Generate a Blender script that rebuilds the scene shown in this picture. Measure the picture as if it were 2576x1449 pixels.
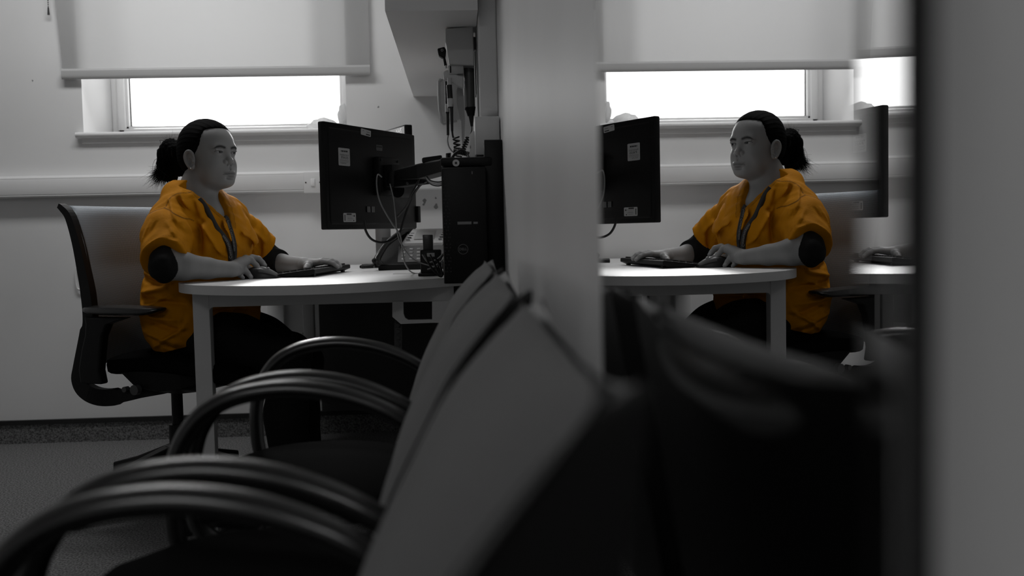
import bpy, bmesh, math, random
import numpy as np
from mathutils import Vector, Matrix
random.seed(7)
rng = np.random.RandomState(7)
SC = bpy.context.scene
for o in list(bpy.data.objects): bpy.data.objects.remove(o)

# ------------------------------------------------------------------ camera
CAM_F, CAM_YAW, CAM_PIT, CAM_ROL = 2504.5, 0.052728, 0.057645, -0.021974
CAM = np.array([-0.11268, 0.0, 0.87856])
_cy, _sy = math.cos(CAM_YAW), math.sin(CAM_YAW)
_cp, _sp = math.cos(CAM_PIT), math.sin(CAM_PIT)
_F = np.array([_sy*_cp, _cy*_cp, -_sp]); _R0 = np.array([_cy, -_sy, 0.0]); _U0 = np.cross(_R0, _F)
_c, _s = math.cos(CAM_ROL), math.sin(CAM_ROL)
_R = _c*_R0 + _s*_U0; _U = -_s*_R0 + _c*_U0
cam_data = bpy.data.cameras.new('camera'); cam = bpy.data.objects.new('camera', cam_data)
SC.collection.objects.link(cam); SC.camera = cam
cam.matrix_world = Matrix([[_R[i], _U[i], -_F[i], CAM[i]] for i in range(3)] + [[0, 0, 0, 1]])
cam_data.sensor_width = 36.0; cam_data.lens = CAM_F/2576*36.0; cam_data.clip_start = 0.02
cam_data.dof.use_dof = True; cam_data.dof.focus_distance = 3.15; cam_data.dof.aperture_fstop = 3.3

# ------------------------------------------------------------------ world, lights, exposure
SC.view_settings.view_transform = 'Standard'; SC.view_settings.look = 'None'
SC.view_settings.gamma = 1.0; SC.view_settings.exposure = 0.0; SC.view_settings.use_curve_mapping = False
world = bpy.data.worlds.new('overcast_sky'); SC.world = world; world.use_nodes = True
world.node_tree.nodes['Background'].inputs[0].default_value = (1, 1, 1, 1)
world.node_tree.nodes['Background'].inputs[1].default_value = 3.0
def area(name, loc, rot, sx, sy, power, spread=180):
    l = bpy.data.lights.new(name, 'AREA'); l.shape = 'RECTANGLE'; l.size = sx; l.size_y = sy; l.energy = power
    l.spread = math.radians(spread)
    o = bpy.data.objects.new(name, l); SC.collection.objects.link(o); o.location = loc; o.rotation_euler = rot; return o
YW = 4.404
# second sun lamp, added to give the face and far shoulder a bright rim
rim_sun = bpy.data.lights.new('added_rim_sun', 'SUN'); rim_sun.energy = 5.0; rim_sun.angle = math.radians(9)
rim_sun_o = bpy.data.objects.new('added_rim_sun', rim_sun); SC.collection.objects.link(rim_sun_o)
rim_sun_o.rotation_euler = Vector((-.16, -1.0, -.27)).to_track_quat('-Z', 'Y').to_euler()
# hazy low sun reaching in through the uncovered strip of the window
sun = bpy.data.lights.new('hazy_sun', 'SUN'); sun.energy = 2.2; sun.angle = math.radians(13)
sun_o = bpy.data.objects.new('hazy_sun', sun); SC.collection.objects.link(sun_o)
sun_o.rotation_euler = Vector((.26, -1.0, -.46)).to_track_quat('-Z', 'Y').to_euler()
# daylight outside the window, shining in through the glass
_p = area('window_portal', (-1.15, YW+0.49, 1.8), (math.radians(-90), 0, 0), 1.12, .97, 1); _p.data.cycles.is_portal = True
# ceiling luminaire light (its fitting is built below)
area('ceiling_lamp_light', (-1.35, 3.62, 2.52), (0, 0, 0), 1.1, 0.28, 14)
area('room_fill_light', (-.95, -.8, 2.52), (0, 0, 0), 1.1, 0.5, 8.5)  # unseen fill lamp, added to brighten the camera side and side wall

# ------------------------------------------------------------------ helpers
def W(u, v, Y):
    r = _F + _R*(u-1288)/CAM_F - _U*(v-724.5)/CAM_F
    return CAM + r*((Y-CAM[1])/r[1])
def WX(u, v, X):
    r = _F + _R*(u-1288)/CAM_F - _U*(v-724.5)/CAM_F
    return CAM + r*((X-CAM[0])/r[0])
def WZ(u, v, Z):
    r = _F + _R*(u-1288)/CAM_F - _U*(v-724.5)/CAM_F
    return CAM + r*((Z-CAM[2])/r[2])
def nrm(v):
    v = np.asarray(v, float); return v/(np.linalg.norm(v)+1e-12)

class MB:
    def __init__(s): s.v = []; s.f = []; s.m = []
    def add(s, vs, fs, m=0):
        b = len(s.v); s.v += [tuple(map(float, p)) for p in vs]
        s.f += [tuple(i+b for i in f) for f in fs]; s.m += [m]*len(fs); return s
    def box(s, lo, hi, m=0, M=None, bev=0.0):
        lo = np.array(lo, float); hi = np.array(hi, float)
        if bev > 0:
            c = (lo+hi)/2; h = (hi-lo)/2; b = min(bev, h.min()*0.95)
            bm = bmesh.new(); bmesh.ops.create_cube(bm, size=2)
            for q in bm.verts: q.co = Vector((q.co.x*h[0]+c[0], q.co.y*h[1]+c[1], q.co.z*h[2]+c[2]))
            bmesh.ops.bevel(bm, geom=list(bm.edges), offset=b, segments=2, affect='EDGES', profile=0.5)
            bm.verts.index_update()
            vs = [np.array(q.co) for q in bm.verts]; fs = [[q.index for q in f.verts] for f in bm.faces]; bm.free()
        else:
            vs = [np.array((x, y, z)) for x in (lo[0], hi[0]) for y in (lo[1], hi[1]) for z in (lo[2], hi[2])]
            fs = [(0,1,3,2), (4,6,7,5), (0,4,5,1), (2,3,7,6), (0,2,6,4), (1,5,7,3)]
        if M is not None: vs = [M(p) for p in vs]
        return s.add(vs, fs, m)
    def tube(s, pts, r, n=10, m=0, closed=False, flat=None, cap=True, up=None):
        P = [np.array(p, float) for p in pts]; N = len(P)
        rr = r if hasattr(r, '__len__') else [r]*N
        ref = None; rings = []
        for i in range(N):
            if closed: t = nrm(P[(i+1) % N]-P[i-1])
            else: t = nrm(P[min(i+1, N-1)]-P[max(i-1, 0)])
            if ref is None or up is not None:
                a = np.array(up if up is not None else ((0, 0, 1) if abs(t[2]) < .9 else (1, 0, 0)), float)
                ref = nrm(a-t*(a@t))
            else: ref = nrm(ref-t*(ref@t))
            b = np.cross(t, ref); k = 1.0 if flat is None else flat
            rings.append([P[i]+rr[i]*(math.cos(2*math.pi*j/n)*ref*k+math.sin(2*math.pi*j/n)*b) for j in range(n)])
        vs = [p for R in rings for p in R]; fs = []
        for i in range(N if closed else N-1):
            for j in range(n):
                a, b2 = i*n+j, i*n+(j+1) % n; c, d = ((i+1) % N)*n+(j+1) % n, ((i+1) % N)*n+j
                fs.append((a, b2, c, d))
        if cap and not closed: fs.append(tuple(range(n))[::-1]); fs.append(tuple((N-1)*n+j for j in range(n)))
        return s.add(vs, fs, m)
    def cyl(s, p0, p1, r0, r1=None, n=20, m=0):
        return s.tube([p0, p1], [r0, r0 if r1 is None else r1], n, m)
    def prism(s, poly, f0, f1, m=0):
        # poly: list of 2D points, f0/f1 map a 2D point to the two end faces
        n = len(poly); vs = [f0(p) for p in poly]+[f1(p) for p in poly]
        fs = [tuple(range(n))[::-1], tuple(range(n, 2*n))]+[(i, (i+1) % n, n+(i+1) % n, n+i) for i in range(n)]
        return s.add(vs, fs, m)
    def sheet(s, grid, m=0):
        R = len(grid); C = len(grid[0]); vs = [p for row in grid for p in row]
        return s.add(vs, [(i*C+j, i*C+j+1, (i+1)*C+j+1, (i+1)*C+j) for i in range(R-1) for j in range(C-1)], m)
    def loft(s, rings, m=0, cap=True):
        n = len(rings[0]); vs = [p for R in rings for p in R]
        fs = [(i*n+j, i*n+(j+1) % n, (i+1)*n+(j+1) % n, (i+1)*n+j) for i in range(len(rings)-1) for j in range(n)]
        if cap: fs.append(tuple(range(n))[::-1]); fs.append(tuple((len(rings)-1)*n+j for j in range(n)))
        return s.add(vs, fs, m)
    def build(s, name, mats, parent=None, smooth=True, ang=38, bevel=0, sub=0, solid=0):
        me = bpy.data.meshes.new(name); me.from_pydata(s.v, [], s.f)
        mats = mats if isinstance(mats, (list, tuple)) else [mats]
        for q in mats: me.materials.append(q)
        for p, mi in zip(me.polygons, s.m): p.material_index = mi
        bm = bmesh.new(); bm.from_mesh(me); bmesh.ops.recalc_face_normals(bm, faces=bm.faces); bm.to_mesh(me); bm.free()
        o = bpy.data.objects.new(name, me); SC.collection.objects.link(o)
        if smooth: me.polygons.foreach_set('use_smooth', [True]*len(me.polygons)); me.set_sharp_from_angle(angle=math.radians(ang))
        if solid:
            md = o.modifiers.new('s', 'SOLIDIFY'); md.thickness = solid; md.offset = 0
        if bevel:
            md = o.modifiers.new('b', 'BEVEL'); md.width = bevel; md.segments = 2; md.limit_method = 'ANGLE'; md.angle_limit = math.radians(40)
        if sub:
            md = o.modifiers.new('u', 'SUBSURF'); md.levels = sub; md.render_levels = sub
        if parent is not None: attach(o, parent)
        return o
def attach(o, parent):
    o.parent = parent; o.matrix_parent_inverse = parent.matrix_basis.inverted()
def empty(name, loc, rz=0.0):
    o = bpy.data.objects.new(name, None); SC.collection.objects.link(o); o.location = tuple(loc); o.rotation_euler = (0, 0, rz)
    o.empty_display_size = .05; return o
def tag(o, label=None, cat=None, group=None, kind=None):
    if label: o['label'] = label
    if cat: o['category'] = cat
    if group: o['group'] = group
    if kind: o['kind'] = kind
    return o
def thing(name, loc, label, cat, group=None, rz=0.0): return tag(empty(name, loc, rz), label, cat, group)
def struct(o): o['kind'] = 'structure'; return o
def copy_tree(o, parent=None):
    c = o.copy(); SC.collection.objects.link(c)
    if parent is not None: c.parent = parent
    for ch in list(o.children): copy_tree(ch, c)
    return c
def spline(pts, n=8, closed=False):
    P = [np.array(p, float) for p in pts]; out = []; N = len(P)
    for i in range(N if closed else N-1):
        if closed: a, b, c, d = P[i-1], P[i], P[(i+1) % N], P[(i+2) % N]
        else: a, b, c, d = P[max(i-1, 0)], P[i], P[i+1], P[min(i+2, N-1)]
        for k in range(n):
            t = k/n; out.append(.5*((2*b)+(-a+c)*t+(2*a-5*b+4*c-d)*t*t+(-a+3*b-3*c+d)*t**3))
    if not closed: out.append(P[-1])
    return out
def rrect(w, h, r, n=5, cx=0, cy=0):
    out = []
    for (sx, sy, a0) in ((1, 1, 0), (-1, 1, 90), (-1, -1, 180), (1, -1, 270)):
        for k in range(n+1):
            a = math.radians(a0+90*k/n); out.append((cx+sx*(w/2-r)+r*math.cos(a), cy+sy*(h/2-r)+r*math.sin(a)))
    return out

def text_geo(s, size=1.0, align='CENTER', res=2):
    cu = bpy.data.curves.new('t', 'FONT'); cu.body = s; cu.size = size; cu.align_x = align; cu.align_y = 'CENTER'; cu.resolution_u = res
    o = bpy.data.objects.new('t', cu); SC.collection.objects.link(o)
    bpy.context.view_layer.update()
    me = bpy.data.meshes.new_from_object(o.evaluated_get(bpy.context.evaluated_depsgraph_get()))
    vs = [tuple(v.co) for v in me.vertices]; fs = [tuple(p.vertices) for p in me.polygons]
    bpy.data.objects.remove(o); bpy.data.meshes.remove(me); bpy.data.curves.remove(cu)
    return vs, fs
def put_text(mb, s, size, org, ax, ay, m=0, off=0.0004, align='CENTER', res=2):
    ax = nrm(ax); ay = nrm(ay); n = np.cross(ax, ay); vs, fs = text_geo(s, size, align, res)
    mb.add([np.array(org)+ax*x+ay*y+n*off for x, y, z in vs], fs, m)

# ------------------------------------------------------------------ materials
def mat(name, col, rough=.6, metal=0.0, bump=None, spec=.5, var=None, coat=0, trans=0, ior=1.45, sheen=0, emis=None, coord='Object'):
    m = bpy.data.materials.new(name); m.use_nodes = True; nt = m.node_tree; b = nt.nodes['Principled BSDF']
    c = col if hasattr(col, '__len__') else (col, col, col)
    b.inputs['Base Color'].default_value = (*c, 1); b.inputs['Roughness'].default_value = rough
    b.inputs['Metallic'].default_value = metal; b.inputs['Specular IOR Level'].default_value = spec
    b.inputs['Coat Weight'].default_value = coat; b.inputs['Transmission Weight'].default_value = trans
    b.inputs['IOR'].default_value = ior; b.inputs['Sheen Weight'].default_value = sheen
    if emis: b.inputs['Emission Color'].default_value = (1, 1, 1, 1); b.inputs['Emission Strength'].default_value = emis
    tc = nt.nodes.new('ShaderNodeTexCoord')
    if var:   # (scale, low, high, detail): noise that mixes two tones
        n = nt.nodes.new('ShaderNodeTexNoise'); n.inputs['Scale'].default_value = var[0]; n.inputs['Detail'].default_value = var[3] if len(var) > 3 else 4
        r = nt.nodes.new('ShaderNodeMapRange'); r.inputs['From Min'].default_value = .35; r.inputs['From Max'].default_value = .65
        r.inputs['To Min'].default_value = 0; r.inputs['To Max'].default_value = 1
        x = nt.nodes.new('ShaderNodeMix'); x.data_type = 'RGBA'
        x.inputs[6].default_value = tuple(k*var[1] for k in c)+(1,); x.inputs[7].default_value = tuple(min(1, k*var[2]) for k in c)+(1,)
        nt.links.new(tc.outputs[coord], n.inputs['Vector']); nt.links.new(n.outputs['Fac'], r.inputs['Value'])
        nt.links.new(r.outputs['Result'], x.inputs['Factor']); nt.links.new(x.outputs[2], b.inputs['Base Color'])
    if bump:  # (scale, strength, distance)
        n2 = nt.nodes.new('ShaderNodeTexNoise'); n2.inputs['Scale'].default_value = bump[0]; n2.inputs['Detail'].default_value = 5
        bp = nt.nodes.new('ShaderNodeBump'); bp.inputs['Strength'].default_value = bump[1]; bp.inputs['Distance'].default_value = bump[2]
        nt.links.new(tc.outputs[coord], n2.inputs['Vector']); nt.links.new(n2.outputs['Fac'], bp.inputs['Height']); nt.links.new(bp.outputs['Normal'], b.inputs['Normal'])
    return m
M_WALL = mat('painted_plaster', .72, .7, var=(1.3, .95, 1.04, 3), bump=(60, .08, .002))
M_SIDE = mat('side_wall_paint', .78, .42, var=(2.2, .96, 1.03, 3), bump=(40, .05, .002), spec=.4)
M_WHITE = mat('white_plastic', .74, .38)
M_UPVC = mat('white_window_frame', .82, .3)
M_SILL = mat('gloss_white_sill', .70, .55)
M_DESK = mat('white_laminate', .80, .34, spec=.9, bump=(220, .02, .0005))
M_DESKEDGE = mat('light_desk_edging', .62, .4)
M_FRAME = mat('powder_coated_grey_steel', .56, .42)
M_BLACK = mat('black_plastic', .007, .45, spec=.25, bump=(400, .06, .0005))
M_BLACKG = mat('glossy_black_plastic', .012, .22)
M_ARM = mat('moulded_black_armrest', .012, .27, spec=.9)
M_DKMETAL = mat('dark_metal', .03, .4, metal=.4)
M_STEEL = mat('brushed_steel', .55, .3, metal=1)
M_CARPET = mat('speckled_carpet', .12, .95, var=(170, .35, 1.9, 4), bump=(300, .5, .004), coord='Object')
M_SKIRT = mat('black_trim', .012, .5)
M_CHAIRFAB = mat('grey_upholstery', .095, .9, sheen=.12, var=(500, .82, 1.15, 2), bump=(700, .2, .001))
M_SEATFAB = mat('black_upholstery', .005, 1.0, spec=.02, bump=(700, .25, .001))
M_LABEL = mat('white_label', .6, .5)
M_INK = mat('black_ink', .02, .6)
M_GREYTXT = mat('grey_print', .3, .5)
M_RUBBER = mat('rubber_cable', .012, .5)
M_GREYCABLE = mat('grey_cable', .25, .45)
M_CUP = mat('cupboard_laminate', .85, .45)
M_CHARC = mat('charcoal_panel', .045, .6)
# ------------------------------------------------------------------ the room
def wall_x(u, v): return W(u, v, YW)
XL, YB, ZC = -3.3, -2.2, 2.6
SX = .008     # side wall plane
struct(MB().box((XL-.1, YB-.1, -.1), (SX+.1, YW+.1, 0)).build('floor', M_CARPET, smooth=False))
struct(MB().box((XL-.1, YB-.1, ZC), (SX+.1, YW+.5, ZC+.1)).build('ceiling', M_WALL, smooth=False))
struct(MB().box((XL-.1, YB-.1, 0), (XL, YW+.3, ZC)).build('wall_left', M_WALL, smooth=False))
struct(MB().box((XL, YB-.1, 0), (SX+.1, YB, ZC)).build('wall_front', M_WALL, smooth=False))
struct(MB().box((SX, YB, 0), (SX+.1, YW+.3, ZC)).build('wall_right', M_SIDE, smooth=False))
RX0, RX1, RZ0, RZ1 = -1.709, -.585, 1.315, 2.28       # window opening
wb = MB(); D = .5
wb.box((XL, YW, 0), (RX0, YW+D, ZC)); wb.box((RX1, YW, 0), (SX, YW+D, ZC))
wb.box((RX0, YW, 0), (RX1, YW+D, RZ0)); wb.box((RX0, YW, RZ1), (RX1, YW+D, ZC))
# low pipe boxing under the desk
struct(wb.build('wall_back', M_WALL, smooth=False))
# carpet upstand and its black capping
struct(MB().box((XL, YW-.012, 0), (SX, YW, .085)).build('baseboard_back', M_CARPET, smooth=False))
struct(MB().box((XL, YW-.018, .083), (SX, YW, .102)).build('trim_1', M_SKIRT, smooth=False))
struct(MB().box((SX-.012, YB, 0), (SX, YW-.02, .1)).build('baseboard_right', M_CARPET, smooth=False))
# window
win = struct(empty('window_1', (-1.1, YW+.1, RZ0)))
fr = MB(); FY0, FY1 = YW+.365, YW+.435
gx0, gx1, gz0, gz1 = float(W(328.5, 260, FY0+.04)[0]), float(W(858, 260, FY0+.04)[0]), float(W(331, 320, FY0+.04)[2]), 2.19
ox0, ox1 = RX0, RX1
def frame(mb, x0, x1, z0, z1, w, y0, y1, b=.004):
    mb.box((x0, y0, z0), (x0+w, y1, z1), bev=b); mb.box((x1-w, y0, z0), (x1, y1, z1), bev=b)
    mb.box((x0, y0, z0), (x1, y1, z0+w), bev=b); mb.box((x0, y0, z1-w), (x1, y1, z1), bev=b)
frame(fr, ox0, ox1, RZ0+.003, RZ1, .05, FY0, FY1)
fr.build('window_frame', M_UPVC, win)
fs = MB(); frame(fs, gx0-.047, gx1+.047, gz0-.047, 2.24, .036, FY0-.012, FY1-.005, .008); frame(fs, gx0-.013, gx1+.013, gz0-.013, gz1+.013, .013, FY0+.005, FY1-.02, .002)
fs.build('casement', M_UPVC, win)
gk = MB(); frame(gk, gx0-.0, gx1+.0, gz0, gz1, .004, FY0+.032, FY0+.044, 0); gk.build('gasket', M_BLACK, win)
M_GLASS = bpy.data.materials.new('window_glass'); M_GLASS.use_nodes = True; nt = M_GLASS.node_tree; nt.nodes.clear()
_o = nt.nodes.new('ShaderNodeOutputMaterial'); _t = nt.nodes.new('ShaderNodeBsdfTransparent'); _g = nt.nodes.new('ShaderNodeBsdfGlossy'); _x = nt.nodes.new('ShaderNodeMixShader'); _f = nt.nodes.new('ShaderNodeFresnel')
_g.inputs['Roughness'].default_value = .02; _f.inputs['IOR'].default_value = 1.25; _t.inputs[0].default_value = (.97, .97, .97, 1)
nt.links.new(_f.outputs[0], _x.inputs[0]); nt.links.new(_t.outputs[0], _x.inputs[1]); nt.links.new(_g.outputs[0], _x.inputs[2]); nt.links.new(_x.outputs[0], _o.inputs[0])
MB().box((gx0-.003, FY0+.04, gz0-.003), (gx1+.003, FY0+.046, gz1)).build('pane', M_GLASS, win, smooth=False)
# sill board with rounded nose
sx0, sx1 = -1.735, -.555
pf = [(FY0, 1.318), (FY0, 1.338), (YW-.022, 1.338)]+[(YW-.022-.011*math.sin(math.radians(a)), 1.327+.011*math.cos(math.radians(a))) for a in range(15, 180, 15)]+[(YW-.022, 1.316), (YW, 1.310)]
sb = MB(); sb.prism(pf, lambda p: (RX0 if p[0] > YW+.001 else sx0, p[0], p[1]), lambda p: (RX1 if p[0] > YW+.001 else sx1, p[0], p[1]))
sb.box((sx0+.02, YW-.012, 1.292), (sx1-.02, YW, 1.318))
sb.build('window_sill', M_SILL, win, ang=50)
# ground outside, so the view through the glass is not a void
struct(MB().box((-8, YW+.4, -.3), (6, YW+12, -.2)).build('trim_2', mat('pale_paving', .7, .9), smooth=False))
# roller blind
M_BLIND = bpy.data.materials.new('blind_fabric'); M_BLIND.use_nodes = True
nt = M_BLIND.node_tree; nt.nodes.clear()
_o = nt.nodes.new('ShaderNodeOutputMaterial'); _d = nt.nodes.new('ShaderNodeBsdfDiffuse'); _t = nt.nodes.new('ShaderNodeBsdfTranslucent'); _x = nt.nodes.new('ShaderNodeMixShader')
_d.inputs[0].default_value = (.40, .40, .40, 1); _t.inputs[0].default_value = (.55, .55, .55, 1); _x.inputs[0].default_value = .15
nt.links.new(_d.outputs[0], _x.inputs[1]); nt.links.new(_t.outputs[0], _x.inputs[2]); nt.links.new(_x.outputs[0], _o.inputs[0])
M_BAR = mat('blind_hem', .42, .5)
bl = thing('roller_blind', (-1.13, YW-.022, 1.57), 'pale grey roller blind pulled most of the way down over the window', 'blind')
BY = YW-.022; bx0, bx1 = -1.779, -.476
g = []
for j in range(41):
    z = 1.60+(2.36-1.60)*j/40; row = []
    for i in range(31):
        t = i/30; x = bx0+(bx1-bx0)*t
        x -= .03*((z-1.6)/.5)**1.3*max(0, 1-t*7)          # curled outer edge
        row.append((x, BY+.002*math.sin(9*z+4*t)+.004*max(0, 1-t*8), z))
    g.append(row)
MB().sheet(g).build('blind_fabric', M_BLIND, bl)
MB().prism([(BY-.009, 1.568), (BY-.011, 1.577), (BY-.010, 1.598), (BY-.004, 1.607), (BY+.004, 1.607), (BY+.009, 1.598), (BY+.009, 1.568), (BY+.004, 1.563), (BY-.005, 1.563)],
   lambda p: (bx0-.001, *p), lambda p: (bx1+.001, *p)).build('bottom_bar', M_BAR, bl, ang=30)
MB().cyl((bx0-.01, BY, 2.37), (bx1+.01, BY, 2.37), .022).build('roller', M_BAR, bl)
ch = MB()
for k in range(60):
    z = 1.86+k*.0085; c = (bx0-.045, BY+.0, z); ch.cyl((c[0], c[1], z-.0025), (c[0], c[1], z+.0025), .0022, n=6)
ch.cyl((bx0-.045, BY, 1.835), (bx0-.045, BY, 1.865), .005, .003, n=10)
ch.build('pull_chain', M_DKMETAL, bl)
# ceiling luminaires; the one over the seating is an added fill, out of view
for (x, y, w, d) in ((-1.35, 3.62, 1.2, .3), (-.95, -.8, 1.2, .6)):
    t = thing('ceiling_light', (x, y, ZC), 'long recessed ceiling light above the '+('window wall' if y > 1 else 'seating, added as unseen fill'), 'ceiling light')
    MB().box((x-w/2, y-d/2, ZC-.03), (x+w/2, y+d/2, ZC), bev=.004).build('light_housing', M_WHITE, t)
    MB().box((x-w/2+.03, y-d/2+.03, ZC-.034), (x+w/2-.03, y+d/2-.03, ZC-.028)).build('diffuser', mat('lit_diffuser', .8, .5, emis=1.0), t, smooth=False)

# dado trunking with a double cover line
tz0, tz1 = 1.063, 1.157
tr = thing('cable_trunking', (-1.5, YW, tz0), 'white plastic dado trunking running along the window wall', 'trunking')
MB().prism([(YW, tz0+.004), (YW-.045, tz0), (YW-.052, tz0+.006), (YW-.052, tz1-.012), (YW-.044, tz1-.002), (YW, tz1)], lambda p: (XL, *p), lambda p: (-.03, *p)).build('trunking_body', M_WHITE, tr, ang=25)
MB().box((XL, YW-.0535, tz0+.012), (-.765, YW-.05, tz1-.018), bev=.001).build('trunking_cover', M_WHITE, tr)
sp0 = W(763.7, 433, YW-.055); sp1 = W(812, 485.5, YW-.055)
sw = thing('light_switch', ((sp0[0]+sp1[0])/2, YW-.053, sp1[2]), 'white single rocker switch plate on the trunking', 'switch')
a0, a1, c0, c1 = sp0[0], sp1[0], sp1[2], sp0[2]
MB().box((a0, YW-.066, c0), (a1, YW-.0535, c1), bev=.004).build('switch_plate', M_WHITE, sw)
cxx, czz = (a0+a1)/2, (c0+c1)/2
MB().box((cxx-.009, YW-.0705, czz-.016), (cxx+.009, YW-.065, czz+.016), bev=.002).build('rocker', M_UPVC, sw)
for dx in (-.03, .03): MB().cyl((cxx+dx, YW-.0672, czz), (cxx+dx, YW-.065, czz), .0032, n=12).build('screw', M_DKMETAL, sw)

# things on the wall behind the legs
vt = thing('conduit_boxing', (-.96, YW, .1), 'white vertical boxed conduit on the window wall under the desk', 'conduit')
p0 = W(673, 770, YW-.02); p1 = W(714, 770, YW-.02); MB().box((p0[0], YW-.03, .102), (p1[0], YW, .72), bev=.003).build('conduit_cover', M_WHITE, vt)
p0 = W(729, 837, YW-.02); p1 = W(763, 862, YW-.02)
so = thing('wall_socket', ((p0[0]+p1[0])/2, YW, p1[2]), 'white mains socket low on the wall behind the knees', 'socket')
MB().box((p0[0], YW-.03, p1[2]-.03), (p1[0], YW, p0[2]), bev=.004).build('socket_plate', M_WHITE, so)
MB().box((p1[0]-.028, YW-.036, p1[2]-.012), (p1[0]-.012, YW-.028, p0[2]-.016), bev=.002).build('plug_top', M_WHITE, so)
# grey folded handle-shaped pipe behind the chair back
hp = thing('wall_pipe', tuple(W(195, 700, YW)), 'thin white bent pipe on the wall behind the office chair', 'pipe')
MB().tube(spline([W(222, 670, YW-.012), W(205, 668, YW-.012), W(192, 676, YW-.012), W(191, 700, YW-.012), W(193, 718, YW-.012), W(198, 728, YW-.012), W(222, 729, YW-.012)], 6), .004, 8).build('pipe_run', M_WHITE, hp)
# blu-tack scars
sc = MB()
for (u, v, r) in ((1068, 506, .008), (1097, 519, .009), (1096, 498, .004), (1066, 514, .005), (952, 269, .004), (82, 203, .003)):
    c = W(u, v, YW); pts = [(c[0]+r*(1+.3*math.sin(3*a+u))*math.cos(a), c[2]+r*(1.2+.3*math.cos(2*a+v))*math.sin(a)) for a in np.linspace(0, 6.28, 14)[:-1]]
    sc.prism(pts, lambda p: (p[0], YW-.0007, p[1]), lambda p: (p[0], YW-.0002, p[1]))
tag(sc.build('wall_scuff', mat('grey_scuff', .25, .8), smooth=False), 'small grey adhesive marks left on the window wall', 'marks', kind='stuff')
# window-sill plastic bag: crumpled translucent film
M_BAG = bpy.data.materials.new('clear_plastic_film'); M_BAG.use_nodes = True
nt = M_BAG.node_tree; nt.nodes.clear()
_o = nt.nodes.new('ShaderNodeOutputMaterial'); _tr = nt.nodes.new('ShaderNodeBsdfTransparent'); _t = nt.nodes.new('ShaderNodeBsdfTranslucent'); _g = nt.nodes.new('ShaderNodeBsdfPrincipled')
_t.inputs[0].default_value = (.62, .62, .62, 1); _g.inputs['Base Color'].default_value = (.7, .7, .7, 1); _g.inputs['Roughness'].default_value = .2
_x = nt.nodes.new('ShaderNodeMixShader'); _x.inputs[0].default_value = .5; _y = nt.nodes.new('ShaderNodeMixShader'); _y.inputs[0].default_value = .86
nt.links.new(_t.outputs[0], _x.inputs[1]); nt.links.new(_g.outputs[0], _x.inputs[2]); nt.links.new(_tr.outputs[0], _y.inputs[1]); nt.links.new(_x.outputs[0], _y.inputs[2]); nt.links.new(_y.outputs[0], _o.inputs[0])
def crumple(name, c, rad, seed, label, cat):
    r2 = np.random.RandomState(seed); bm = bmesh.new(); bmesh.ops.create_icosphere(bm, subdivisions=4, radius=1)
    dirs = [nrm(r2.randn(3)) for _ in range(26)]; amp = r2.uniform(.03, .22, 26)
    for v in bm.verts:
        p = np.array(v.co); k = 1
        for dd, a in zip(dirs, amp): k -= a*max(0, (p@dd)-.55)*1.6
        k += .06*math.sin(9*p[0]+5*p[2]+seed)+.05*math.sin(13*p[1]-7*p[2])
        q = p*k*np.array(rad); q[2] = max(q[2], -rad[2]*.9)
        v.co = Vector(q+np.array(c))
    me = bpy.data.meshes.new(name); bm.to_mesh(me); bm.free(); me.materials.append(M_BAG)
    o = bpy.data.objects.new(name, me); SC.collection.objects.link(o); return tag(o, label, cat)
crumple('plastic_bag', tuple(W(812, 318, 4.60)), (.080, .045, .040), 3, 'low crumpled clear plastic bag lying on the window sill', 'bag')
crumple('plastic_wrapper', tuple(W(866, 297, 4.64)), (.036, .032, .075), 9, 'upright clear plastic wrapper in the right corner of the window sill', 'wrapper')
# ------------------------------------------------------------------ mirror on the side wall
AL = .004437
def mp(y, z, off=0): return (-(y-.5)*math.tan(AL)-off, y, z)
M_MIRROR = mat('silvered_glass', .75, .0, metal=1.0)
mz0, mz1, my0, my1 = .30, 1.78, .2455, .783
mr = thing('wall_mirror', mp(.5, mz0), 'tall unframed mirror on the side wall above the nearest armchair', 'mirror')
BV = .028
MB().prism([mp(my0+BV, 0)[:2], mp(my1-.006, 0)[:2], mp(my1-.006, 0, -.004)[:2], mp(my0+BV, 0, -.004)[:2]], lambda p: (p[0], p[1], mz0+.02), lambda p: (p[0], p[1], mz1-.02)).build('mirror_glass', M_MIRROR, mr, smooth=False)
BA = BEV_ANG = math.radians(-6.5)
x1 = mp(my0+BV, 0)[0]
xb = x1+BV*math.tan(BA)
MB().prism([(x1, my0+BV), (xb, my0), (xb+.0006, my0), (x1+.001, my0+BV)], lambda p: (p[0], p[1], mz0+.02), lambda p: (p[0], p[1], mz1-.02)).build('bevelled_edge', M_MIRROR, mr, smooth=False)
bk = MB(); bk.prism([(xb+.0008, my0+.0006), (x1+.0014, my0+BV), (.0045, my0+BV+.01), (.0045, my1), (SX-.0002, my1), (SX-.0002, my0+.0006)], lambda p: (p[0], p[1], mz0), lambda p: (p[0], p[1], mz1)); bk.build('mirror_backing', M_SKIRT, mr, smooth=False)

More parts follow.
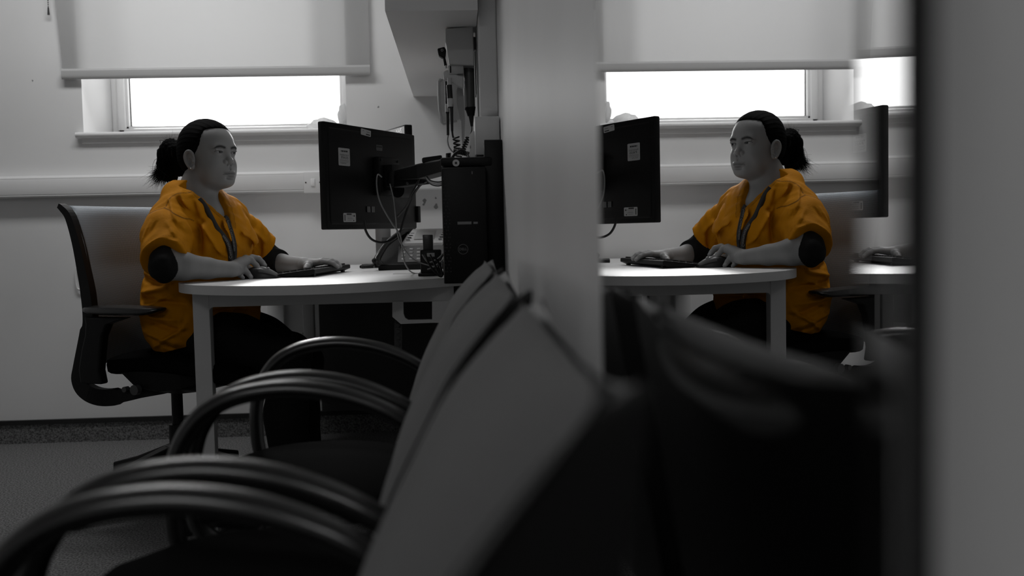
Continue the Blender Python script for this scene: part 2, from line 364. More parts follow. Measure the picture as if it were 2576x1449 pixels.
# ------------------------------------------------------------------ desk
DZ = .745; DT = .026
dk = thing('desk', (-.47, 3.3, 0), 'white desk with a rounded end and a grey steel frame', 'desk')
_e = spline([(.004, 3.02), (-.08, 2.962), (-.196, 2.869), (-.311, 2.768), (-.42, 2.705), (-.532, 2.683), (-.64, 2.697), (-.745, 2.742), (-.835, 2.812), (-.905, 2.905), (-.948, 3.01), (-.965, 3.12)], 6)
out = [(.004, YW-.04)]+[(float(p[0]), float(p[1])) for p in _e]+[(-.965, YW-.04)]
td = MB(); n = len(out)
td.add([(x, y, DZ) for x, y in out]+[(x, y, DZ-DT) for x, y in out], [tuple(range(n))[::-1], tuple(range(n, 2*n))], 0)
b = len(td.v)-2*n
td.add([(x, y, DZ) for x, y in out]+[(x, y, DZ-DT) for x, y in out], [(i, (i+1) % n, n+(i+1) % n, n+i) for i in range(n)], 1)
bm_t = td.build('desktop', [M_DESK, M_DESKEDGE], dk, ang=50)
# grommet ring with a paper-thin cover, front frame: leg with gusset and long rail
FRY = 2.93
def fp(u, v, Y=FRY): p = W(u, v, Y); return (p[0], p[2])
legx0, legx1 = W(484, 760, FRY)[0], W(527, 780, FRY)[0]
rz = W(800, 766, FRY)[2]; gus = 1
poly = [(legx0, 0.0), (legx0, DZ-DT-.001), (-.13, DZ-DT-.001), (-.13, rz), (legx1+.012, rz)]+[(legx1+.012-.012*math.sin(math.radians(a)), rz-.012+.012*math.cos(math.radians(a))) for a in (20, 40, 60, 80)]+[(legx1, rz-.02), (legx1, 0.0)]
lg = MB(); lg.prism(poly, lambda p: (p[0], FRY, p[1]), lambda p: (p[0], FRY+.022, p[1]))
lg.build('front_frame', M_FRAME, dk, smooth=False, bevel=.0015)
MB().box((legx0+.002, FRY+.02, 0), (legx1-.002, FRY+.05, DZ-DT-.001), bev=.003).build('leg', M_FRAME, dk)
# triangular gusset at the top of the leg
MB().prism([(legx0+.003, DZ-DT-.002), (legx1-.001, rz-.055), (legx1-.001, DZ-DT-.002)], lambda p: (p[0], FRY-.0015, p[1]), lambda p: (p[0], FRY+.001, p[1])).build('gusset_plate', M_FRAME, dk, smooth=False)
# rear leg seen behind the knees
a = W(763, 790, 4.2); b2 = W(790, 790, 4.2)
MB().box((a[0], 4.18, 0), (b2[0], 4.23, DZ-DT-.001), bev=.003).build('leg', M_FRAME, dk)
# dark grey panel in front of the wall below the desk
MB().box((b2[0]-.002, YW-.045, .108), (-.02, YW-.022, DZ-DT-.001)).build('dark_panel', M_CHARC, dk, smooth=False)
# bracket plate with a rounded rectangular hole, right part of the frame
bp = MB(); q = lambda u, v: fp(u, v, 2.9)
outer = [q(988, 758), q(988, 797), q(1008, 815), q(1100, 812), q(1128, 811), q(1128, 757)]
hole = [q(1014, 760), q(1015, 790), q(1019, 800), q(1027, 805), q(1087, 804), q(1087, 762), q(1083, 759)]
# build as strips around the hole
def quad(mb, P, y0=2.9, y1=2.918): mb.prism(P, lambda p: (p[0], y0, p[1]), lambda p: (p[0], y1, p[1]))
quad(bp, [q(987, 758), q(1014, 758), q(1015, 790), q(987, 797)]); quad(bp, [q(987, 797), q(1015, 790), q(1019, 800), q(1008, 815)])
quad(bp, [q(1008, 815), q(1019, 800), q(1027, 805), q(1087, 804), q(1087, 812)]); quad(bp, [q(1087, 758), q(1135, 757), q(1135, 812), q(1087, 812)])
bp.build('frame_bracket', M_FRAME, dk, smooth=False)
cp = MB(); cp.prism([q(989, 797), q(1008, 812), q(1008, 890), q(1001, 912), q(992, 912), q(989, 900)], lambda p: (p[0], 2.95, p[1]), lambda p: (p[0], 2.975, p[1]))
for k in range(5): c = q(999, 822+k*16); cp.cyl((c[0], 2.944, c[1]), (c[0], 2.951, c[1]), .006, n=10)
cp.build('cable_spine', M_CHARC, dk, smooth=False)

pp = thing('paper_slip', tuple(WZ(1030, 688, DZ)), 'thin white paper slip lying on the desk by the cables', 'paper')
MB().prism([WZ(988, 690, DZ)[:2], WZ(1060, 688, DZ)[:2], WZ(1068, 684, DZ)[:2], WZ(995, 686, DZ)[:2]], lambda p: (p[0], p[1], DZ+.0002), lambda p: (p[0], p[1], DZ+.0015)).build('paper_sheet', M_LABEL, pp, smooth=False)

# ------------------------------------------------------------------ monitor seen from behind
def plane_frame(org, ex, ez):
    ex = nrm(ex); ez = nrm(ez); ey = np.cross(ez, ex); org = np.array(org)
    return lambda p: org+ex*p[0]+ey*p[1]+ez*p[2]
mTL = W(812, 309, 2.93); mBL = W(820, 578, 2.915); mTR = W(1029, 346, 3.37)
ex = nrm(mTR-mTL); ex[2] = 0; ex = nrm(ex); mw = .525; mh = .313
MF = plane_frame(mBL, ex, (0, 0, 1))    # local x along the width, y towards the room/behind the screen = away from back?, z up
# back of the case faces local -y (towards the camera)
mon = thing('computer_monitor', tuple(mBL+ex*.26), 'black flat monitor seen from behind with white asset labels, on a swing arm', 'monitor')
cs = MB(); cs.box((0, -.004, 0), (mw, .018, mh), M=MF, bev=.004)
cs.build('bezel', M_BLACK, mon)
hs = MB()
hs.loft([[MF((x, -.004, z)) for x, z in rrect(mw-.03, mh-.03, .012, 4, mw/2, mh/2)], [MF((x, -.0055, z)) for x, z in rrect(mw-.034, mh-.034, .012, 4, mw/2, mh/2)], [MF((x, -.0062, z)) for x, z in rrect(mw-.038, mh-.038, .012, 4, mw/2, mh/2)]])
hs.build('rear_housing', M_BLACK, mon)
MB().box((.012, .0175, .014), (mw-.012, .019, mh-.01), M=MF).build('screen', mat('monitor_screen', .3, .3, emis=.35), mon, smooth=False)
vs_ = MB(); vs_.box((.255, -.030, .105), (.375, -.008, .225), M=MF, bev=.003); vs_.box((.28, -.062, .12), (.35, -.028, .2), M=MF, bev=.004)
for dx in (.01, .11):
    for dz in (.01, .11): vs_.cyl(MF((.255+dx, -.0325, .105+dz)), MF((.255+dx, -.029, .105+dz)), .004, n=10)
vs_.build('mount_plate', M_BLACK, mon)
MB().cyl(MF((.285, -.075, .12)), MF((.345, -.075, .12)), .024, n=20).build('tilt_joint', M_BLACK, mon)
ps = MB()
for k in range(2): ps.box((.21+.025*k, -.0095, .052), (.228+.025*k, -.0083, .070), M=MF)
ps.build('port_label', mat('dim_label', .12, .5), mon, smooth=False)
# asset stickers on the back, with print
def sticker(x0, z0, w, h, tilt, lines, y=-.0066, name='asset_label', xs=1.0):
    c, s = math.cos(tilt), math.sin(tilt)
    F2 = lambda p: MF((x0+xs*c*p[0]-s*p[2], y+p[1], z0+s*p[0]+c*p[2]))
    mb = MB(); mb.prism(rrect(w, h, .0025, 3, w/2, h/2), lambda p: F2((p[0], -.0006, p[1])), lambda p: F2((p[0], .0003, p[1])), 0)
    for L in lines:
        if L[0] == 'bar':
            _, bx, bz, bw, bh = L; mb.box((bx, -.0009, bz), (bx+bw, -.0006, bz+bh), 1, M=F2)
        else:
            _, txt, tx, tz, sz = L
            vt, ft = text_geo(txt, sz); mb.add([F2((tx+vx, -.0010, tz+vy)) for vx, vy, vz in vt], ft, 1)
    return mb.build(name, [M_LABEL, M_INK], mon, smooth=False)
bars = [('bar', .007+.0011*i*1.9, .0405, .0011*(1+(i*7 % 3)*.35), .0045) for i in range(10)]
s1 = sticker(.066, .189, .034, .052, 0.0, xs=1.75, lines=bars+[('txt', 'Equipment', .017, .032, .0062), ('txt', 'PASS', .018, .0235, .0105), ('bar', .003, .0155, .028, .0007), ('bar', .003, .0115, .028, .0005), ('txt', 'Tested by', .013, .0075, .0045)])
s1['label'] = 'white sticker reading PASS under a barcode'
s2 = sticker(.082, .022, .040, .027, 0.0, xs=1.65, lines=[('bar', .010, .0215, .016, .004), ('bar', .010, .018, .024, .0006), ('bar', .012, .012, .016, .0006), ('bar', .012, .0095, .02, .0006), ('bar', .012, .005, .014, .0006), ('bar', .003, .004, .0022, .018), ('bar', .033, .016, .003, .005), ('bar', .031, .003, .003, .003)])
s2['label'] = 'small white sticker with a diagram, bottom corner'
s3 = sticker(.190, .289, .040, .019, -.10, xs=1.4, lines=[('bar', .02, .003, .016, .003), ('bar', .022, .012, .014, .001), ('bar', .006, .013, .006, .001)])
s4 = sticker(.276, .246, .036, .018, 0.0, [('bar', .002, .009, .031, .0055), ('bar', .004, .004, .02, .001)], y=-.0066)
s4.data.materials[0] = mat('faded_label', .10, .5)
# lower control nib at the corner
MB().box((mw-.004, -.012, .02), (mw+.014, .006, .075), M=MF, bev=.002).build('side_clip', M_BLACK, mon)

# ------------------------------------------------------------------ second monitor behind it, screen side towards the person
nTR = W(1018, 313, 3.72); exn = nrm(np.array([.40, -.92, 0])); nw, nh = .50, .30
# local x runs from the far left end to the near right end
org = nTR-exn*nw-np.array([0, 0, nh]); NF = plane_frame(org, exn, (0, 0, 1))
n2 = thing('computer_monitor', (org[0]+exn[0]*.25, org[1]+exn[1]*.25, DZ), 'second monitor half hidden behind the first, its lit screen showing NHS', 'monitor')
MB().box((0, -.0, 0), (nw, .03, nh), M=NF, bev=.004).build('bezel', M_BLACK, n2)
scn = MB().box((.008, -.0012, .012), (nw-.004, .0004, nh-.006), M=NF)
M_SCR2 = mat('dim_lit_screen', .12, .35, emis=.10); M_SCRW = mat('lit_white_print', .5, .4, emis=.35)
put_text(scn, 'NHS', .031, NF((nw-.060, -.0016, nh-.021)), NF((1, 0, 0))-NF((0, 0, 0)), NF((0, 0, 1))-NF((0, 0, 0)), 1)
scn.build('screen', [M_SCR2, M_SCRW], n2, smooth=False)
sc0 = W(945, 600, 3.95); sc1 = W(983, 600, 3.95)
MB().box((sc0[0], 3.94, DZ+.01), (sc1[0], 3.965, .95), bev=.004).build('stand_column', mat('grey_stand', .2, .4, metal=.5), n2)
MB().box((sc0[0]-.06, 3.88, DZ), (sc1[0]+.08, 4.05, DZ+.012), bev=.004).build('stand_foot', M_BLACK, n2)

# ------------------------------------------------------------------ small computer tower standing at the wall end of the desk
TY = 2.56
t0 = W(1117, 712, TY); tx0 = t0[0]; tx1 = W(1227, 600, TY)[0]; tzt = W(1116, 421, TY)[2]
tw = thing('computer_tower', ((tx0+tx1)/2, TY+.14, DZ), 'slim black desktop computer standing upright on the desk against the wall', 'computer')
MB().box((tx0, TY+.012, DZ), (tx1, TY+.29, tzt), bev=.003).build('case', M_BLACK, tw)
MB().box((tx0+.001, TY, DZ+.002), (tx1-.001, TY+.014, tzt-.002), bev=.004).build('front_panel', M_BLACK, tw)
def fpt(u, v): p = W(u, v, TY-.0006); return p
dv = MB(); a, b2 = fpt(1151, 558), fpt(1186, 564); dv.box((a[0], TY-.0016, b2[2]), (b2[0], TY-.0004, a[2])); a, b2 = fpt(1191, 558), fpt(1202, 563); dv.box((a[0], TY-.0016, b2[2]), (b2[0], TY-.0004, a[2]))
dv.build('drive_slot', mat('brushed_grey_strip', .22, .4), tw, smooth=False)
lc = fpt(1165, 627); lgb = MB(); R_ = .0125
lgb.tube([(lc[0]+R_*math.cos(a), TY-.001, lc[2]+R_*math.sin(a)) for a in np.linspace(0, 2*math.pi, 40)[:-1]], .0005, 6, closed=True)
put_text(lgb, 'DELL', .0092, (lc[0], TY-.001, lc[2]), (1, 0, 0), (0, 0, 1))
lgb.build('round_badge', mat('badge_grey', .22, .35), tw, smooth=False)
vn = MB()
for r in range(28):
    for c in range(4):
        if (r*5+c*3) % 7 < 4: vn.box((tx0+.004+c*.0045, TY-.0006, DZ+.03+r*.0088), (tx0+.0065+c*.0045, TY+.0002, DZ+.0335+r*.0088))
vn.build('vent_slots', M_DKMETAL, tw, smooth=False)
a = fpt(1188, 434); MB().box((a[0]-.0012, TY-.0015, a[2]-.004), (a[0]+.0004, TY, a[2]+.003)).build('power_light', M_GREYTXT, tw, smooth=False)

# ------------------------------------------------------------------ monitor arm: wall rail, beam, elbow
ma = thing('monitor_arm', (-.02, 2.62, .8), 'black metal monitor arm reaching out from a rail on the wall', 'monitor arm')
MB().box((-.040, 2.60, .755), (.0075, 2.66, 1.115), bev=.002).build('wall_rail', M_BLACK, ma)
bY = 2.62
MB().box((W(1108, 405, bY)[0], bY-.025, W(1110, 421, bY)[2]), (-.02, bY+.035, W(1110, 398, bY)[2]), bev=.006).build('beam', M_BLACK, ma)
bc = W(1147, 410, bY-.028)
bo = MB(); bo.cyl((bc[0], bY-.029, bc[2]), (bc[0], bY-.022, bc[2]), .0088, n=28); bo.build('pivot_bolt', mat('zinc', .45, .35, metal=.8), ma)
MB().cyl((bc[0], bY-.031, bc[2]), (bc[0], bY-.0285, bc[2]), .0035, n=6).build('bolt_head', M_DKMETAL, ma)
# folded upper arm, drooping to the monitor
A0 = W(1130, 408, 2.70); A1 = W(1050, 425, 3.05); A2 = W(1010, 440, 3.12)
def bar(mb, p, q_, w, h0, h1, b=.006):
    p = np.array(p); q_ = np.array(q_); t = nrm(q_-p); sd = nrm(np.cross(t, (0, 0, 1))); up = np.array((0, 0, 1.0))
    R_ = []
    for c, h in ((p, h0), (q_, h1)):
        R_.append([c+sd*sx*w/2+up*z for sx, z in ((-1, 0), (-1, -h), (1, -h), (1, 0))])
    mb.loft(R_); return mb
ar = MB(); bar(ar, A0+[0, 0, .008], W(1068, 412, 2.98), .05, .035, .045); bar(ar, W(1068, 412, 2.98), W(1008, 428, 3.10), .05, .045, .03)
bar(ar, W(1062, 398, 2.9), W(1112, 391, 2.9), .045, .015, .02)
bar(ar, W(1070, 425, 3.02), W(1000, 440, 3.10), .045, .045, .04)
ar.build('folding_arm', M_BLACK, ma, smooth=False, bevel=.004)
e0 = W(1024, 461, 3.0)
MB().cyl(e0, e0+np.array([0, .01, 0]), .004, n=10).build('arm_screw', M_DKMETAL, ma)
MB().cyl(W(990, 432, 3.10), W(990, 470, 3.10), .022).build('swivel', M_BLACK, ma)

# ------------------------------------------------------------------ cables
def cable(name, pts, r, m, label, grp='cables behind the monitor', n=10, cat='cable'):
    return tag(MB().tube(spline(pts, n), r, 8).build(name, m), label, cat, grp)
cable('cable', [W(960, 445, 3.02), W(950, 440, 2.97), W(948, 470, 2.95), W(957, 510, 2.93), W(985, 560, 2.92), W(1006, 590, 2.93), W(1012, 625, 2.95), (W(1020, 665, 3.0)), WZ(1040, 687, DZ+.003), WZ(1075, 685, DZ+.003), WZ(1105, 675, DZ+.003)], .0022, M_GREYCABLE, 'thin grey cable looping from the monitor back down to the desk')
cable('cable', [W(981, 463, 3.04), W(990, 500, 3.0), W(995, 545, 2.97), W(1000, 590, 2.97), W(1013, 620, 2.97), W(1040, 652, 2.99), W(1080, 668, 3.0), W(1112, 672, 3.0)], .0018, M_GREYCABLE, 'thinner grey cable crossing in front of the telephone')
cable('cable', [W(916, 555, 3.05), W(920, 580, 3.05), W(935, 602, 3.06), W(960, 610, 3.08), W(985, 603, 3.1), W(1005, 585, 3.12), W(1020, 540, 3.12), W(1035, 500, 3.1), W(1055, 468, 3.05), W(1075, 455, 3.0)], .0038, M_RUBBER, 'thick black cable hanging in a loop below the monitor')
cable('cable', [W(1063, 428, 2.96), W(1050, 460, 2.98), W(1035, 488, 3.0), W(1022, 520, 3.05), W(1000, 545, 3.1)], .003, M_RUBBER, 'short black cable running down behind the monitor edge')
for k, (d, lab) in enumerate(((0, 'upper of the black cables slung under the arm beam'), (4, 'middle of the black cables slung under the arm beam'), (8, 'lowest of the black cables slung under the arm beam'))):
    cable('cable', [W(1065, 430+d*.5, 2.9), W(1080, 452+d, 2.85), W(1100, 458+d*1.2, 2.8), W(1120, 455+d, 2.76)], .0022, M_RUBBER if k != 1 else M_GREYCABLE, lab, 'cables slung under the arm')
for k, (us, r, m, lab) in enumerate((
    ([(1070, 640), (1080, 665), (1100, 690), (1112, 694), (1108, 670), (1096, 650)], .003, M_RUBBER, 'black lead looping down beside the computer, outermost of the tangle'),
    ([(1082, 640), (1095, 668), (1106, 690), (1116, 688), (1116, 660)], .0026, M_RUBBER, 'black lead looping down beside the computer, inner loop'),
    ([(1062, 640), (1078, 660), (1102, 650), (1116, 636)], .002, M_GREYCABLE, 'grey lead crossing the tangle toward the computer'),
    ([(1075, 678), (1090, 672), (1104, 662), (1116, 652)], .0022, M_GREYCABLE, 'grey lead low on the desk beside the computer'),
    ([(1094, 684), (1104, 668), (1110, 648), (1117, 640)], .0026, M_RUBBER, 'short black lead rising to the computer'))):
    cable('cable', [W(u, v, 2.80+.01*k) for u, v in us], r, m, lab, 'tangle of leads beside the computer')

# ------------------------------------------------------------------ black dock with a small box on top
dkY = 3.05
db = thing('docking_unit', tuple(WZ(1085, 682, DZ)), 'small black docking unit with an upright block on top, beside the computer', 'dock')
a, b2 = W(1058, 682, dkY), W(1110, 628, dkY); MB().box((a[0], dkY, DZ), (b2[0], dkY+.08, b2[2]), bev=.004).build('dock_body', M_BLACK, db)
a, b2 = W(1064, 628, dkY+.01), W(1089, 590, dkY+.01); MB().box((a[0], dkY+.01, a[2]-.01), (b2[0], dkY+.035, b2[2]), bev=.003).build('upright_block', mat('satin_black', .03, .3), db)
a, b2 = W(1074, 646, dkY-.001), W(1093, 636, dkY-.001); MB().box((a[0], dkY-.0015, a[2]), (b2[0], dkY+.001, b2[2])).build('dock_label', M_GREYTXT, db, smooth=False)
a = W(1052, 682, dkY); MB().box((a[0], dkY-.01, DZ), (a[0]+.05, dkY+.09, DZ+.01), bev=.002).build('dock_foot', M_BLACK, db)

# ------------------------------------------------------------------ telephone
ph = thing('desk_telephone', tuple(WZ(1020, 674, DZ)), 'grey and black office telephone with handset, screen and keypad on the desk', 'telephone')
M_PHG = mat('phone_grey', .55, .35)
pY0 = 3.62
pc = WZ(940, 676, DZ); px0 = W(952, 676, pY0)[0]; px1 = W(1125, 676, pY0)[0]
def PF(a, b_, h):   # a along width 0..1, b_ up the slope 0..1, h off the surface
    x = px0+(px1-px0)*a; y = pY0+.17*b_; z = DZ+.022+.105*b_; return np.array([x, y, z])+np.array([0, -.52, .85])*h
pb = MB(); pb.prism([(pY0-.01, DZ), (pY0-.01, DZ+.02), (pY0+.17, DZ+.118), (pY0+.185, DZ+.118), (pY0+.185, DZ)], lambda p: (px0, *p), lambda p: (px1, *p)); pb.build('phone_body', M_BLACK, ph, bevel=.003)
kp = MB(); g_ = [[PF(a, b_, .002) for a in (.30, .98)] for b_ in (.05, .55)]; kp.add([PF(.28, .03, .001), PF(.99, .03, .001), PF(.99, .56, .001), PF(.28, .56, .001), PF(.28, .03, .004), PF(.99, .03, .004), PF(.99, .56, .004), PF(.28, .56, .004)], [(4, 5, 6, 7), (0, 1, 5, 4), (1, 2, 6, 5), (2, 3, 7, 6), (3, 0, 4, 7)]); kp.build('keypad_plate', mat('phone_dark_grey', .16, .35, metal=.3), ph, smooth=False)
sr = MB(); P8 = [PF(.33, .60, .012), PF(.93, .60, .012), PF(1.03, 1.03, .02), PF(.45, 1.03, .02)]; P9 = [p-np.array([0, 0, .012]) for p in P8]; sr.add(P8+P9, [(0, 1, 2, 3), (4, 5, 1, 0), (5, 6, 2, 1), (6, 7, 3, 2), (7, 4, 0, 3)]); sr.build('display_housing', M_PHG, ph, smooth=False)
MB().add([W(1003, 580, 3.78), W(1036, 577, 3.78), W(1046, 600, 3.78), W(1022, 625, 3.72), W(1008, 625, 3.70)]+[W(1003, 580, 3.80), W(1036, 577, 3.80), W(1046, 600, 3.80), W(1022, 625, 3.80), W(1008, 625, 3.80)], [(0, 1, 2, 3, 4), (9, 8, 7, 6, 5)]+[(i, (i+1) % 5, 5+(i+1) % 5, 5+i) for i in range(5)]).build('handset_cradle', M_BLACK, ph, smooth=False)
sd = MB(); sd.add([PF(.50, .70, .0165), PF(.80, .70, .0165), PF(.84, .97, .0205), PF(.55, .97, .0205)], [(0, 1, 2, 3)]); sd.build('phone_display', mat('lcd', .42, .25), ph, smooth=False)
for k in range(12):
    a_, b_ = .36+.11*(k % 3), .12+.11*(k//3); c = PF(a_, b_, .005)
    MB().box((c[0]-.006, c[1]-.004, c[2]-.003), (c[0]+.006, c[1]+.004, c[2]+.003), bev=.001).build('key', M_PHG if k % 2 else M_WHITE, ph)
for k in range(10):
    a_, b_ = .72+.08*(k % 3), .10+.12*(k//3); c = PF(a_, b_, .005)
    MB().box((c[0]-.005, c[1]-.003, c[2]-.002), (c[0]+.005, c[1]+.003, c[2]+.002), bev=.001).build('key', M_BLACKG, ph)
for k in range(5):
    for a_, s_ in ((.42, .03), (.90, .03)):
        c = PF(a_+.02*k, .68+.075*k, .017)
        MB().box((c[0]-.007, c[1]-.002, c[2]-.0015), (c[0]+.007, c[1]+.002, c[2]+.0015), bev=.0008).build('soft_key', M_BLACKG, ph)
hd = MB(); hp_ = spline([W(952, 668, 3.60), W(948, 655, 3.60), W(958, 635, 3.62), W(975, 612, 3.66), W(1000, 592, 3.72), W(1022, 582, 3.78), W(1036, 588, 3.80)], 6)
nn = len(hp_); hd.tube(hp_, [.021-.009*math.sin(math.pi*i/(nn-1))+(.004 if i < 6 or i > nn-7 else 0) for i in range(nn)], 14, flat=.8)
hd.build('handset', M_BLACKG, ph)
co = []; c0_ = np.array(W(945, 672, 3.58))
for k in range(120):
    t = k/119; c = W(938-60*t*(t < .5)+(-30-0*(t))*(t >= .5)*1, 672, 3.58) if False else W(940-30*t, 671+1.5*t, 3.57)
    co.append(c+np.array([.0, .007*math.cos(k*.9), .007*math.sin(k*.9)+.003]))
MB().tube(co, .0016, 6).build('coiled_cord', M_RUBBER, ph)
MB().tube(spline([W(950, 655, 3.6), W(941, 652, 3.58), W(938, 657, 3.58), W(948, 664, 3.58)], 5), .004, 8).build('cord_plug', M_RUBBER, ph)

# ------------------------------------------------------------------ wall cupboard above the desk
cu = thing('wall_cupboard', (-.15, 3.5, 1.472), 'pale wall cupboard above the desk, seen from below', 'cupboard')
cx0, cy0, cz0 = -.293, 2.714, 1.472
MB().box((cx0, cy0, cz0), (-.045, YW, cz0+.018)).build('bottom_panel', M_CUP, cu, smooth=False)
MB().box((cx0, cy0, cz0+.018), (-.045, cy0+.018, 2.1)).build('end_panel', M_CUP, cu, smooth=False)
MB().box((cx0, cy0+.018, cz0+.018), (cx0+.018, YW, 2.1)).build('door', M_CUP, cu, smooth=False)
MB().box((cx0, cy0, 2.1), (-.045, YW, 2.118)).build('top_panel', M_CUP, cu, smooth=False)
# tall thin board edge-on with a rounded lower corner
bd = thing('wall_board', (-.02, 3.1, 1.2), 'thick pale backing board fixed to the side wall, seen edge on', 'board')
by0, by1, bz0 = 2.80, 3.9, W(1225, 291, 2.8)[2]
pol = [(by0+.03, bz0)]+[(by0+.03-.03*math.sin(math.radians(a)), bz0+.03-.03*math.cos(math.radians(a))) for a in (15, 30, 45, 60, 75, 90)]+[(by0, 2.3), (by1, 2.3), (by1, bz0)]
MB().prism(pol, lambda p: (-.043, *p), lambda p: (SX-.0002, *p)).build('board_panel', mat('board_laminate', .8, .4), bd, smooth=False, bevel=.004)
MB().box((-.046, by0+.12, bz0-.0), (-.042, by1, 1.9)).build('board_facing', mat('board_face_grey', .3, .5), bd, smooth=False)

# white dispenser box with a card leaning on it
gb = thing('dispenser_box', (-.04, 2.8, 1.09), 'plain white box fixed to the wall above the computer', 'box')
g0, g1 = W(1196, 390, 2.70), W(1245.5, 292, 2.70)
MB().box((g0[0], 2.70, g0[2]), (SX-.002, 2.86, g1[2]), bev=.003).build('box_shell', M_WHITE, gb)
MB().box((g0[0]+.004, 2.701, g0[2]-.004), (SX-.004, 2.855, g0[2]+.001)).build('box_base', M_BLACK, gb, smooth=False)
cd = thing('leaflet_holder', tuple(W(1185, 395, 2.74)), 'narrow white leaflet holder beside the white box', 'holder')
a = [W(1182, 396, 2.74), W(1196, 396, 2.74), W(1195.5, 330, 2.74), W(1188, 330, 2.74), W(1181, 340, 2.74)]
MB().add(a+[p+np.array([0, .05, 0]) for p in a], [(0, 1, 2, 3, 4), (9, 8, 7, 6, 5)]+[(i, (i+1) % 5, 5+(i+1) % 5, 5+i) for i in range(5)]).build('holder_body', M_WHITE, cd, smooth=False)
a = W(1183, 369, 2.739); MB().box((a[0]-.0015, 2.738, a[2]-.005), (a[0]+.0015, 2.7405, a[2]+.003)).build('printed_mark', M_GREYTXT, cd, smooth=False)

# ------------------------------------------------------------------ wall diagnostic set: grey head unit, column, holsters, two instruments
M_DG = mat('instrument_grey', .52, .4); M_DGL = mat('instrument_light', .62, .35)
dg = thing('diagnostic_unit', (-.08, 3.0, 1.25), 'grey wall-mounted medical diagnostic unit with a clear holder and mounting column', 'medical unit')
hY = 2.93
P4 = [W(1121, 72, hY), W(1190, 66, hY), W(1193.5, 165, hY), W(1130, 162, hY), W(1124, 118, hY), W(1120, 105, hY)]
MB().add(P4+[p+np.array([0, .10, 0]) for p in P4], [(0, 1, 2, 3, 4, 5), (11, 10, 9, 8, 7, 6)]+[(i, (i+1) % 6, 6+(i+1) % 6, 6+i) for i in range(6)]).build('head_unit', M_DG, dg, smooth=False, bevel=.003)
a, b2 = W(1128, 186, hY+.01), W(1166, 163, hY+.01); MB().box((a[0], hY+.01, a[2]), (b2[0], hY+.09, b2[2]), bev=.004).build('lower_housing', M_DG, dg)
a, b2 = W(1132, 183, hY+.008), W(1135, 166, hY+.008); MB().box((a[0], hY+.0085, a[2]), (b2[0], hY+.012, b2[2])).build('slot', M_BLACK, dg, smooth=False)
a, b2 = W(1166, 275, hY+.05), W(1196, 165, hY+.05)
MB().cyl(((a[0]+b2[0])/2, hY+.06, a[2]), ((a[0]+b2[0])/2, hY+.06, b2[2]+.01), .0155).build('column', mat('smoked_grey', .12, .22), dg)
a, b2 = W(1190, 125, hY+.08), W(1208, 92, hY+.08); MB().box((a[0]-.005, hY+.08, a[2]), (-.044, hY+.11, b2[2]), bev=.004).build('wall_bracket', M_DGL, dg)
MB().box((W(1196, 240, hY+.15)[0], hY+.12, W(1196, 240, hY+.15)[2]), (-.0435, hY+.2, W(1196, 125, hY+.15)[2]), bev=.003).build('rear_bracket', M_CHARC, dg)
MB().add(*(lambda P: (P+[p+np.array([0, .03, 0]) for p in P], [tuple(range(8)), tuple(range(15, 7, -1))]+[(i, (i+1) % 8, 8+(i+1) % 8, 8+i) for i in range(8)]))([W(1115, 182, hY+.02), W(1118, 178, hY+.02), W(1128, 176, hY+.02), W(1150, 188, hY+.02), W(1166, 192, hY+.02), W(1166, 222, hY+.02), W(1155, 218, hY+.02), W(1116, 198, hY+.02)])).build('holster_yoke', M_DGL, dg, smooth=False, bevel=.003)
# loop-shaped clear specula holder
lp = [W(u, v, hY+.13) for u, v in ((1104, 200), (1116, 197), (1128, 200), (1130, 240), (1128, 290), (1112, 312), (1108, 300), (1103, 260))]
MB().tube(spline([W(1104, 202, hY+.1), W(1112, 199, hY+.1), W(1104, 204, hY+.1)], 3)+[W(1104, 240, hY+.1), W(1106, 275, hY+.1), W(1112, 308, hY+.1), W(1116, 312, hY+.1), W(1150, 304, hY+.1)], .0042, 8).build('holder_rim', M_DGL, dg)
MB().add([W(1106, 204, hY+.105), W(1116, 200, hY+.105), W(1160, 200, hY+.105), W(1163, 250, hY+.105), W(1158, 300, hY+.105), W(1116, 308, hY+.105), W(1107, 262, hY+.105)], [(0, 1, 2, 3, 4, 5, 6)]).build('holder_window', mat('frosted_clear', .75, .25, trans=.6, ior=1.1), dg, smooth=False, solid=.002)
MB().add([W(1153, 216, hY+.09), W(1164, 222, hY+.09), W(1170, 300, hY+.09), W(1158, 304, hY+.09), W(1150, 262, hY+.09), W(1149, 225, hY+.09)], [(0, 1, 2, 3, 4, 5)]).build('holder_side', M_DG, dg, smooth=False, solid=.006)
MB().add([W(1160, 300, hY+.08), W(1170, 298, hY+.08), W(1168, 372, hY+.08), W(1163, 372, hY+.08)], [(0, 1, 2, 3)]).build('tail_bracket', M_DG, dg, smooth=False, solid=.004)
